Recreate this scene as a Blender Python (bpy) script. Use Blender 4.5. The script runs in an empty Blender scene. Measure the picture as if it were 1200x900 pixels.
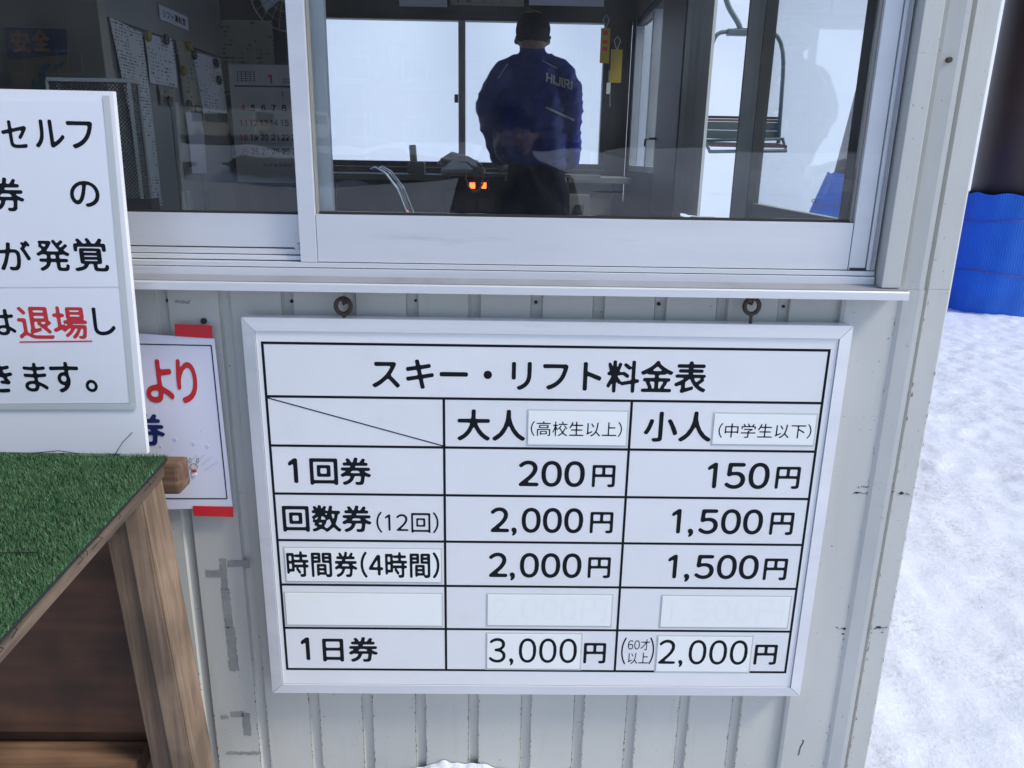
import bpy, bmesh, math, random
import numpy as np
from mathutils import Vector, Matrix, noise as mnoise
from mathutils.bvhtree import BVHTree
random.seed(7); rng = np.random.default_rng(7)
R = math.radians
S = bpy.context.scene
COL = S.collection

# ------------------------------------------------------------------ camera, sky, sun, exposure
def rotm(rx, ry, rz):
    cz, sz = math.cos(rz), math.sin(rz); Rz = np.array([[cz, -sz, 0], [sz, cz, 0], [0, 0, 1]])
    a = math.pi/2 - rx; c, s = math.cos(a), math.sin(a); Rx = np.array([[1, 0, 0], [0, c, -s], [0, s, c]])
    c, s = math.cos(ry), math.sin(ry); Rr = np.array([[c, -s, 0], [s, c, 0], [0, 0, 1]])
    return Rz @ Rx @ Rr
CR = rotm(R(16.416), R(1.001), R(-0.946)); CP = np.array([0.0, -1.521, 1.5])
cd = bpy.data.cameras.new('camera'); cam = bpy.data.objects.new('camera', cd); COL.objects.link(cam)
cd.sensor_width = 36; cd.lens = 27; cd.clip_start = .02; cd.clip_end = 3000
cam.matrix_world = Matrix([list(CR[i]) + [CP[i]] for i in range(3)] + [[0, 0, 0, 1]])
S.camera = cam
S.view_settings.view_transform = 'Standard'; S.view_settings.look = 'None'
S.view_settings.exposure = 1.06; S.view_settings.gamma = 1
SUN_EL, SUN_AZ = 50, 112           # degrees; high soft sun behind thin cloud, from the right
w = bpy.data.worlds.new('World'); S.world = w; w.use_nodes = True
nt = w.node_tree; bg = nt.nodes['Background']
sk = nt.nodes.new('ShaderNodeTexSky'); sk.sky_type = 'NISHITA'; sk.sun_disc = False
sk.sun_elevation = R(SUN_EL); sk.sun_rotation = R(SUN_AZ); sk.altitude = 800
sk.air_density = 1.0; sk.dust_density = 2.0; sk.ozone_density = 1.0
nt.links.new(sk.outputs[0], bg.inputs[0]); bg.inputs[1].default_value = 0.1
sl = bpy.data.lights.new('sun', 'SUN'); sl.energy = 1.3; sl.angle = R(14); sl.color = (1, .94, .86)
sun = bpy.data.objects.new('sun', sl); COL.objects.link(sun)
sd = Vector((math.sin(R(SUN_AZ))*math.cos(R(SUN_EL)), math.cos(R(SUN_AZ))*math.cos(R(SUN_EL)), math.sin(R(SUN_EL))))
sun.rotation_euler = sd.to_track_quat('Z', 'Y').to_euler()
S.cycles.max_bounces = 10; S.cycles.transparent_max_bounces = 16; S.cycles.diffuse_bounces = 5
S.cycles.use_denoising = True
try: S.cycles.denoiser = 'OPENIMAGEDENOISE'
except Exception: pass

# a photo pixel (1200x900) as a point on a real plane of the place
def ray(px, py): return CR @ np.array([(px-600)/900, -(py-450)/900, -1.0])
def PY(px, py, y): d = ray(px, py); return CP + d*((y-CP[1])/d[1])
def PX(px, py, x): d = ray(px, py); return CP + d*((x-CP[0])/d[0])
def PZ(px, py, z): d = ray(px, py); return CP + d*((z-CP[2])/d[2])

# ------------------------------------------------------------------ materials
MATS = {}
def mat(name, col, rough=.6, metal=0., var=.06, vscale=3., bump=0., bscale=40., dirt=0., dcol=(.12, .1, .08), dscale=6., stretch=(1, 1, 1), coat=0., spec=.5, dthr=.62):
    if name in MATS: return MATS[name]
    m = bpy.data.materials.new(name); m.use_nodes = True; n = m.node_tree.nodes; L = m.node_tree.links
    p = n['Principled BSDF']; p.inputs['Roughness'].default_value = rough; p.inputs['Metallic'].default_value = metal
    p.inputs['Specular IOR Level'].default_value = spec; p.inputs['Coat Weight'].default_value = coat
    tc = n.new('ShaderNodeTexCoord'); mp = n.new('ShaderNodeMapping'); mp.inputs['Scale'].default_value = stretch
    L.new(tc.outputs['Object'], mp.inputs[0])
    no = n.new('ShaderNodeTexNoise'); no.inputs['Scale'].default_value = vscale; no.inputs['Detail'].default_value = 6
    L.new(mp.outputs[0], no.inputs['Vector'])
    r = n.new('ShaderNodeMapRange'); r.inputs[1].default_value = .3; r.inputs[2].default_value = .7
    r.inputs[3].default_value = 1-var; r.inputs[4].default_value = 1+var; L.new(no.outputs[0], r.inputs[0])
    mx = n.new('ShaderNodeVectorMath'); mx.operation = 'SCALE'; mx.inputs[0].default_value = col[:3]; L.new(r.outputs[0], mx.inputs['Scale'])
    out = mx.outputs[0]
    if dirt:
        d = n.new('ShaderNodeTexNoise'); d.inputs['Scale'].default_value = dscale; d.inputs['Detail'].default_value = 12; d.inputs['Roughness'].default_value = .75
        L.new(mp.outputs[0], d.inputs['Vector'])
        dr = n.new('ShaderNodeMapRange'); dr.inputs[1].default_value = dthr-.05; dr.inputs[2].default_value = dthr+.08
        dr.inputs[3].default_value = 0; dr.inputs[4].default_value = dirt; L.new(d.outputs[0], dr.inputs[0])
        mm = n.new('ShaderNodeMix'); mm.data_type = 'RGBA'; L.new(dr.outputs[0], mm.inputs[0]); L.new(out, mm.inputs[6]); mm.inputs[7].default_value = (*dcol, 1)
        out = mm.outputs[2]
    L.new(out, p.inputs['Base Color'])
    if bump:
        b = n.new('ShaderNodeTexNoise'); b.inputs['Scale'].default_value = bscale; b.inputs['Detail'].default_value = 6; L.new(mp.outputs[0], b.inputs['Vector'])
        bp = n.new('ShaderNodeBump'); bp.inputs['Strength'].default_value = bump; bp.inputs['Distance'].default_value = .01
        L.new(b.outputs[0], bp.inputs['Height']); L.new(bp.outputs[0], p.inputs['Normal'])
    MATS[name] = m; return m

def glass_mat(name, tint=(.93, .96, .97), haze=0.0):
    m = bpy.data.materials.new(name); m.use_nodes = True; n = m.node_tree.nodes; L = m.node_tree.links
    n.remove(n['Principled BSDF']); o = n['Material Output']
    g = n.new('ShaderNodeNewGeometry'); dt = n.new('ShaderNodeVectorMath'); dt.operation = 'DOT_PRODUCT'
    L.new(g.outputs['Normal'], dt.inputs[0]); L.new(g.outputs['Incoming'], dt.inputs[1])
    ab = n.new('ShaderNodeMath'); ab.operation = 'ABSOLUTE'; L.new(dt.outputs['Value'], ab.inputs[0])
    s1 = n.new('ShaderNodeMath'); s1.operation = 'SUBTRACT'; s1.inputs[0].default_value = 1; L.new(ab.outputs[0], s1.inputs[1])
    pw = n.new('ShaderNodeMath'); pw.operation = 'POWER'; L.new(s1.outputs[0], pw.inputs[0]); pw.inputs[1].default_value = 5
    ma = n.new('ShaderNodeMath'); ma.operation = 'MULTIPLY_ADD'; L.new(pw.outputs[0], ma.inputs[0]); ma.inputs[1].default_value = .96; ma.inputs[2].default_value = .038
    t = n.new('ShaderNodeBsdfTransparent'); t.inputs[0].default_value = (*tint, 1)
    gl = n.new('ShaderNodeBsdfGlossy'); gl.inputs['Roughness'].default_value = 0.0; gl.inputs[0].default_value = (1, 1, 1, 1)
    mx = n.new('ShaderNodeMixShader'); L.new(ma.outputs[0], mx.inputs[0]); L.new(t.outputs[0], mx.inputs[1]); L.new(gl.outputs[0], mx.inputs[2])
    last = mx
    if haze:   # thin film of grime on the pane
        tc = n.new('ShaderNodeTexCoord'); no = n.new('ShaderNodeTexNoise'); no.inputs['Scale'].default_value = 9; no.inputs['Detail'].default_value = 10
        L.new(tc.outputs['Object'], no.inputs['Vector'])
        r = n.new('ShaderNodeMapRange'); r.inputs[1].default_value = .35; r.inputs[2].default_value = .8; r.inputs[3].default_value = haze*.3; r.inputs[4].default_value = haze*2
        L.new(no.outputs[0], r.inputs[0]); df = n.new('ShaderNodeBsdfDiffuse'); df.inputs[0].default_value = (.6, .62, .62, 1)
        m2 = n.new('ShaderNodeMixShader'); L.new(r.outputs[0], m2.inputs[0]); L.new(mx.outputs[0], m2.inputs[1]); L.new(df.outputs[0], m2.inputs[2]); last = m2
    L.new(last.outputs[0], o.inputs[0]); return m

def wood_mat(name, c1, c2, axis=2, scale=1., rough=.7, stain=.35):
    m = bpy.data.materials.new(name); m.use_nodes = True; n = m.node_tree.nodes; L = m.node_tree.links; p = n['Principled BSDF']; p.inputs['Roughness'].default_value = rough
    tc = n.new('ShaderNodeTexCoord'); mp = n.new('ShaderNodeMapping'); sc = [38*scale]*3; sc[axis] = 1.6*scale; mp.inputs['Scale'].default_value = sc
    L.new(tc.outputs['Object'], mp.inputs[0])
    no = n.new('ShaderNodeTexNoise'); no.inputs['Scale'].default_value = 1.; no.inputs['Detail'].default_value = 8; no.inputs['Distortion'].default_value = .8; L.new(mp.outputs[0], no.inputs[0])
    cr = n.new('ShaderNodeValToRGB'); e = cr.color_ramp.elements; e[0].position = .32; e[0].color = (*c2, 1); e[1].position = .62; e[1].color = (*c1, 1); L.new(no.outputs[0], cr.inputs[0])
    n2 = n.new('ShaderNodeTexNoise'); n2.inputs['Scale'].default_value = 5; n2.inputs['Detail'].default_value = 5; L.new(tc.outputs['Object'], n2.inputs[0])
    r = n.new('ShaderNodeMapRange'); r.inputs[1].default_value = .38; r.inputs[2].default_value = .68; r.inputs[3].default_value = 1-stain; r.inputs[4].default_value = 1.1; L.new(n2.outputs[0], r.inputs[0])
    mx = n.new('ShaderNodeVectorMath'); mx.operation = 'SCALE'; L.new(cr.outputs[0], mx.inputs[0]); L.new(r.outputs[0], mx.inputs['Scale']); L.new(mx.outputs[0], p.inputs['Base Color'])
    bp = n.new('ShaderNodeBump'); bp.inputs['Strength'].default_value = .35; bp.inputs['Distance'].default_value = .003; L.new(no.outputs[0], bp.inputs['Height']); L.new(bp.outputs[0], p.inputs['Normal'])
    return m

def siding_mat(name, col, marks=.8):
    """painted steel: faint blotches, chalky vertical streaks, short dark scuffs"""
    m = bpy.data.materials.new(name); m.use_nodes = True; n = m.node_tree.nodes; L = m.node_tree.links; p = n['Principled BSDF']; p.inputs['Roughness'].default_value = .42
    g = n.new('ShaderNodeNewGeometry')
    def noise(scale, det, stretch, src=g.outputs['Position'], rough=.5):
        mp = n.new('ShaderNodeMapping'); mp.inputs['Scale'].default_value = stretch; L.new(src, mp.inputs[0])
        no = n.new('ShaderNodeTexNoise'); no.inputs['Scale'].default_value = scale; no.inputs['Detail'].default_value = det; no.inputs['Roughness'].default_value = rough; L.new(mp.outputs[0], no.inputs[0]); return no.outputs[0]
    def mr(v, a, b, c, d):
        r = n.new('ShaderNodeMapRange'); r.inputs[1].default_value = a; r.inputs[2].default_value = b; r.inputs[3].default_value = c; r.inputs[4].default_value = d; L.new(v, r.inputs[0]); return r.outputs[0]
    def mix(f, a, c):
        mm = n.new('ShaderNodeMix'); mm.data_type = 'RGBA'; L.new(f, mm.inputs[0]); L.new(a, mm.inputs[6]); mm.inputs[7].default_value = (*c, 1); return mm.outputs[2]
    s = n.new('ShaderNodeVectorMath'); s.operation = 'SCALE'; s.inputs[0].default_value = col; L.new(mr(noise(4, 6, (1, 1, .4)), .3, .7, .93, 1.06), s.inputs['Scale'])
    c = s.outputs[0]
    c = mix(mr(noise(7, 8, (4, 1, .5), rough=.7), .55, .75, 0, .35), c, (.42, .41, .36))
    c = mix(mr(noise(22, 5, (1.0, 1, 5.5), rough=.65), .672, .70, 0, marks*.5), c, (.2, .19, .16))
    c = mix(mr(noise(120, 2, (1, 1, 1)), .735, .75, 0, marks), c, (.1, .08, .06))
    L.new(c, p.inputs['Base Color'])
    bp = n.new('ShaderNodeBump'); bp.inputs['Strength'].default_value = .25; bp.inputs['Distance'].default_value = .004; L.new(noise(14, 3, (1, 1, .35)), bp.inputs['Height']); L.new(bp.outputs[0], p.inputs['Normal'])
    return m

def snow_mat(name, col=(.69, .735, .82), dirt=.8):
    m = bpy.data.materials.new(name); m.use_nodes = True; n = m.node_tree.nodes; L = m.node_tree.links; p = n['Principled BSDF']
    p.inputs['Roughness'].default_value = .55; p.inputs['Specular IOR Level'].default_value = .35
    g = n.new('ShaderNodeNewGeometry')
    def noise(scale, det, rough=.6, dist=0., st=(1, 1, 1)):
        mp = n.new('ShaderNodeMapping'); mp.inputs['Scale'].default_value = st; L.new(g.outputs['Position'], mp.inputs[0])
        no = n.new('ShaderNodeTexNoise'); no.inputs['Scale'].default_value = scale; no.inputs['Detail'].default_value = det; no.inputs['Roughness'].default_value = rough; no.inputs['Distortion'].default_value = dist; L.new(mp.outputs[0], no.inputs[0]); return no.outputs[0]
    def mr(v, a, b, c, d):
        r = n.new('ShaderNodeMapRange'); r.inputs[1].default_value = a; r.inputs[2].default_value = b; r.inputs[3].default_value = c; r.inputs[4].default_value = d; L.new(v, r.inputs[0]); return r.outputs[0]
    a = mr(noise(1.7, 5), .44, .64, 0.12, 1); b = mr(noise(45, 8, .8, .2), .47, .66, 0, 1)
    mu = n.new('ShaderNodeMath'); mu.operation = 'MULTIPLY'; L.new(a, mu.inputs[0]); L.new(b, mu.inputs[1])
    sy = n.new('ShaderNodeSeparateXYZ'); L.new(g.outputs['Position'], sy.inputs[0])   # only the snow people walk on is soiled
    mu2 = n.new('ShaderNodeMath'); mu2.operation = 'MULTIPLY'; L.new(mu.outputs[0], mu2.inputs[0]); L.new(mr(sy.outputs[1], 3, 9, dirt, 0), mu2.inputs[1])
    s = n.new('ShaderNodeVectorMath'); s.operation = 'SCALE'; s.inputs[0].default_value = col; L.new(mr(noise(9, 8, .7), .3, .7, .965, 1.03), s.inputs['Scale'])
    mm = n.new('ShaderNodeMix'); mm.data_type = 'RGBA'; L.new(mu2.outputs[0], mm.inputs[0]); L.new(s.outputs[0], mm.inputs[6]); mm.inputs[7].default_value = (.36, .33, .32, 1)
    sp = mr(noise(55, 1), .80, .82, 0, .8)
    m3 = n.new('ShaderNodeMix'); m3.data_type = 'RGBA'; L.new(sp, m3.inputs[0]); L.new(mm.outputs[2], m3.inputs[6]); m3.inputs[7].default_value = (.12, .1, .09, 1)
    L.new(m3.outputs[2], p.inputs['Base Color'])
    bp = n.new('ShaderNodeBump'); bp.inputs['Strength'].default_value = .5; bp.inputs['Distance'].default_value = .03; L.new(noise(34, 12, .70, .1), bp.inputs['Height']); L.new(bp.outputs[0], p.inputs['Normal'])
    return m

def emit_mat(name, col, st):
    m = bpy.data.materials.new(name); m.use_nodes = True; p = m.node_tree.nodes['Principled BSDF']
    p.inputs['Base Color'].default_value = (*col, 1); p.inputs['Emission Color'].default_value = (*col, 1); p.inputs['Emission Strength'].default_value = st; return m

def print_mat(name, base, ink, rows=60., thr=.52, lo=.25):
    """paper with rows of print too small to read"""
    m = bpy.data.materials.new(name); m.use_nodes = True; n = m.node_tree.nodes; L = m.node_tree.links; p = n['Principled BSDF']; p.inputs['Roughness'].default_value = .5
    tc = n.new('ShaderNodeTexCoord'); sx = n.new('ShaderNodeSeparateXYZ'); L.new(tc.outputs['Object'], sx.inputs[0])
    a = n.new('ShaderNodeMath'); a.operation = 'MULTIPLY'; a.inputs[1].default_value = rows; L.new(sx.outputs[2], a.inputs[0])
    fr = n.new('ShaderNodeMath'); fr.operation = 'FRACT'; L.new(a.outputs[0], fr.inputs[0])
    gt = n.new('ShaderNodeMath'); gt.operation = 'GREATER_THAN'; gt.inputs[1].default_value = .55; L.new(fr.outputs[0], gt.inputs[0])
    mp = n.new('ShaderNodeMapping'); mp.inputs['Scale'].default_value = (rows*1.1, rows*1.1, rows*.5); L.new(tc.outputs['Object'], mp.inputs[0])
    no = n.new('ShaderNodeTexNoise'); no.inputs['Scale'].default_value = 1.; no.inputs['Detail'].default_value = 2; L.new(mp.outputs[0], no.inputs[0])
    g2 = n.new('ShaderNodeMath'); g2.operation = 'GREATER_THAN'; g2.inputs[1].default_value = thr; L.new(no.outputs[0], g2.inputs[0])
    mu = n.new('ShaderNodeMath'); mu.operation = 'MULTIPLY'; L.new(gt.outputs[0], mu.inputs[0]); L.new(g2.outputs[0], mu.inputs[1])
    n3 = n.new('ShaderNodeTexNoise'); n3.inputs['Scale'].default_value = 7; L.new(tc.outputs['Object'], n3.inputs[0])
    g3 = n.new('ShaderNodeMath'); g3.operation = 'GREATER_THAN'; g3.inputs[1].default_value = .44; L.new(n3.outputs[0], g3.inputs[0])
    m4 = n.new('ShaderNodeMath'); m4.operation = 'MULTIPLY'; L.new(mu.outputs[0], m4.inputs[0]); L.new(g3.outputs[0], m4.inputs[1])
    mm = n.new('ShaderNodeMix'); mm.data_type = 'RGBA'; L.new(m4.outputs[0], mm.inputs[0]); mm.inputs[6].default_value = (*base, 1); mm.inputs[7].default_value = (*ink, 1)
    L.new(mm.outputs[2], p.inputs['Base Color']); return m

M = dict(
    siding=siding_mat('painted_steel', (.545, .55, .51)), trim=siding_mat('painted_trim', (.52, .53, .505), .5),
    alu=mat('aluminium', (.72, .735, .76), .42, .35, var=.05, vscale=5, bump=.08, bscale=30, dirt=.25, dcol=(.3, .28, .25), dscale=9, stretch=(.35, 1, 3), dthr=.66),
    alu_dk=mat('aluminium_grey', (.40, .42, .45), .45, .3, var=.08, vscale=6),
    alu_in=mat('aluminium_weathered', (.33, .32, .28), .5, .2, var=.08),
    alu_worn=mat('worn_zinc', (.30, .31, .33), .5, .2, var=.12, vscale=8, dirt=.3, dcol=(.15, .14, .13)), alu_post=mat('aluminium_post', (.75, .75, .71), .45, .1, var=.06), gasket=mat('black_rubber', (.02, .021, .02), .6), dark=mat('dark_steel', (.035, .034, .034), .5),
    board=mat('board_white', (.765, .78, .795), .38, var=.025, vscale=7, dirt=.12, dcol=(.45, .46, .5), dscale=11),
    sticker=mat('sticker_white', (.86, .89, .87), .3, var=.02), ghost=mat('ghost_print', (.84, .872, .853), .35, var=.01),
    ink=mat('black_ink', (.006, .008, .012), .6, var=.02, spec=.15), red=mat('red_ink', (.55, .025, .03), .4, var=.05), navy=mat('navy_ink', (.01, .02, .12), .4, var=.02),
    sign=mat('sign_white', (.83, .845, .88), .35, var=.015), sheet=mat('sign_sheet', (.80, .82, .87), .3, var=.02), tape=mat('clear_tape', (.55, .58, .58), .25, var=.05),
    redtape=mat('red_tape', (.62, .02, .03), .4, var=.05), paper=mat('paper', (.72, .73, .84), .5, var=.02), residue=mat('tape_residue', (.30, .31, .30), .7, var=.2, vscale=20),
    rust=mat('rusty_steel', (.07, .052, .038), .75, .3, var=.4, vscale=50, bump=.4), screw=mat('screw_steel', (.16, .15, .14), .5, .5, var=.3),
    hole=mat('dark_hole', (.03, .028, .025), .8), lightblue=mat('pale_blue_ink', (.55, .62, .78), .5),
    wood=wood_mat('weathered_timber', (.33, .235, .16), (.20, .135, .085), 2, 1.7, stain=.5), wood_x=wood_mat('weathered_rail', (.24, .14, .085), (.10, .055, .03), 0),
    wood_dark=wood_mat('rough_sawn_timber', (.17, .115, .075), (.10, .062, .04), 2, 2.2), wood_y=wood_mat('weathered_edge', (.20, .14, .095), (.09, .06, .045), 1), ply=wood_mat('stained_plywood', (.13, .058, .03), (.07, .03, .016), 0, .5, stain=.6),
    turf_back=mat('turf_backing', (.012, .016, .013), .9, bump=.5, bscale=200), snow=snow_mat('snow_trodden'), snow2=snow_mat('snow_clean', (.80, .84, .92), .15),
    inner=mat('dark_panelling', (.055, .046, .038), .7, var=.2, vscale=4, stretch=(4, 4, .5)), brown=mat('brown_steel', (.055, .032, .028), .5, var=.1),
    mat_blue=mat('blue_mat', (.02, .17, .68), .5, var=.12, vscale=3, bump=.6, bscale=3), rope=mat('faded_rope', (.18, .10, .30), .8),
    cab=mat('grey_cabinet', (.27, .275, .265), .45, .1, var=.06), beige=mat('beige_plastic', (.72, .68, .56), .35), yellow=mat('yellow_tag', (.38, .26, .02), .5),
    glass=glass_mat('window_glass', haze=.012), glass_clear=glass_mat('far_glass', (.97, .98, .98)),
    jacket=mat('blue_nylon', (.02, .04, .34), .5, var=.25, vscale=9, bump=.9, bscale=9), trousers=mat('navy_trousers', (.012, .017, .04), .75, bump=.4, bscale=12),
    coat=mat('dark_coat', (.02, .022, .028), .8, bump=.4, bscale=12), skin=mat('skin', (.42, .25, .18), .55), cap=mat('dark_knit', (.015, .017, .03), .9, bump=.6, bscale=180), white=mat('white_print', (.7, .7, .66), .5),
    black=mat('black_plastic', (.015, .015, .016), .4), steel=mat('galvanised_steel', (.16, .2, .2), .45, .4, var=.15), seat=mat('grey_seat', (.10, .13, .13), .6), redwood=mat('red_brown', (.22, .11, .09), .6),
    calred=mat('calendar_red', (.6, .03, .05), .5), grey=mat('grey_plastic', (.25, .26, .25), .5), van=mat('van_paint', (.62, .6, .5), .3), tyre=mat('tyre', (.02, .02, .02), .8), rock=mat('dark_rock', (.07, .055, .045), .9, var=.4, vscale=3, bump=1, bscale=3),
    facade=mat('lodge_wall', (.12, .10, .08), .8, var=.1), needle=mat('conifer', (.03, .045, .03), .9, var=.4))
M['sheet_print'] = print_mat('printed_sheet', (.72, .75, .80), (.10, .11, .12), 70.)
M['sheet_print2'] = print_mat('printed_form', (.72, .74, .84), (.12, .13, .2), 55., .56)
M['old_paper'] = print_mat('yellowed_form', (.34, .33, .26), (.12, .12, .1), 40., .58)

# ------------------------------------------------------------------ helpers
def link(o, parent=None):
    COL.objects.link(o)
    if parent is not None: o.parent = parent
    return o
class MB:
    def __init__(s): s.bm = bmesh.new()
    def box(s, x0, x1, y0, y1, z0, z1, bev=0.):
        vs = [s.bm.verts.new((x, y, z)) for x in (x0, x1) for y in (y0, y1) for z in (z0, z1)]
        fs = [s.bm.faces.new([vs[i] for i in f]) for f in ((0, 1, 3, 2), (4, 6, 7, 5), (0, 4, 5, 1), (2, 3, 7, 6), (0, 2, 6, 4), (1, 5, 7, 3))]
        if bev:
            es = list({e for f in fs for e in f.edges}); bmesh.ops.bevel(s.bm, geom=es, offset=bev, segments=2, affect='EDGES', profile=.6)
        return s
    def hexa(s, pts):          # 8 points in box order
        vs = [s.bm.verts.new(tuple(p)) for p in pts]
        for f in ((0, 1, 3, 2), (4, 6, 7, 5), (0, 4, 5, 1), (2, 3, 7, 6), (0, 2, 6, 4), (1, 5, 7, 3)): s.bm.faces.new([vs[i] for i in f])
        return s
    def tube(s, pts, r, seg=8, closed=False, cap=True):
        P = [Vector(p) for p in pts]; n = len(P); rr = r if isinstance(r, (list, tuple)) else [r]*n; rings = []
        up = None
        for i, p in enumerate(P):
            a = P[(i-1) % n] if (closed or i > 0) else p; b = P[(i+1) % n] if (closed or i < n-1) else p
            t = (b-a).normalized()
            if up is None: up = t.orthogonal().normalized()
            up = (up - t*up.dot(t)); up = up.normalized() if up.length > 1e-6 else t.orthogonal().normalized()
            sd_ = t.cross(up)
            rings.append([s.bm.verts.new(p + (up*math.cos(2*math.pi*k/seg) + sd_*math.sin(2*math.pi*k/seg))*rr[i]) for k in range(seg)])
        m = n if closed else n-1
        for i in range(m):
            A, B = rings[i], rings[(i+1) % n]
            for k in range(seg): s.bm.faces.new((A[k], A[(k+1) % seg], B[(k+1) % seg], B[k]))
        if cap and not closed: s.bm.faces.new(rings[0][::-1]); s.bm.faces.new(rings[-1])
        return s
    def ball(s, c, r, sc=(1, 1, 1), u=12, v=8):
        m = Matrix.Translation(c) @ Matrix.Diagonal((r*sc[0], r*sc[1], r*sc[2], 1)); bmesh.ops.create_uvsphere(s.bm, u_segments=u, v_segments=v, radius=1, matrix=m); return s
    def cyl(s, a, b, r, seg=16, r2=None): return s.tube([a, b], [r, r if r2 is None else r2], seg)
    def extr(s, prof, z0, z1, axis='z'):   # closed profile of (a,b), extruded
        f = (lambda a, b, c: (a, b, c)) if axis == 'z' else ((lambda a, b, c: (c, a, b)) if axis == 'x' else (lambda a, b, c: (a, c, b)))
        A = [s.bm.verts.new(f(a, b, z0)) for a, b in prof]; B = [s.bm.verts.new(f(a, b, z1)) for a, b in prof]; n = len(prof)
        for i in range(n): s.bm.faces.new((A[i], A[(i+1) % n], B[(i+1) % n], B[i]))
        s.bm.faces.new(A[::-1]); s.bm.faces.new(B); return s
    def build(s, name, m, parent=None, smooth=False, loc=None):
        bmesh.ops.recalc_face_normals(s.bm, faces=s.bm.faces)
        me = bpy.data.meshes.new(name); s.bm.to_mesh(me); s.bm.free(); me.materials.append(m)
        if smooth:
            for p in me.polygons: p.use_smooth = True
        o = bpy.data.objects.new(name, me); link(o, parent)
        if loc is not None: o.location = loc
        return o
def B(x0, x1, y0, y1, z0, z1, name, m, parent=None, bev=0.): return MB().box(x0, x1, y0, y1, z0, z1, bev).build(name, m, parent)
def tag(o, label=None, cat=None, group=None, kind=None):
    if label: o['label'] = label
    if cat: o['category'] = cat
    if group: o['group'] = group
    if kind: o['kind'] = kind
    return o
def thing(name, label, cat, loc=(0, 0, 0), group=None):
    o = bpy.data.objects.new(name, None); o.empty_display_size = .1; link(o); o.location = loc; return tag(o, label, cat, group)
def origin_to(o, p):   # put the mesh origin at p without moving it
    o.data.transform(Matrix.Translation(-Vector(p))); o.location = Vector(p)
def auto_smooth(o, ang=40):
    for p in o.data.polygons: p.use_smooth = True
    try: o.data.set_sharp_from_angle(angle=R(ang))
    except Exception: pass

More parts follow.
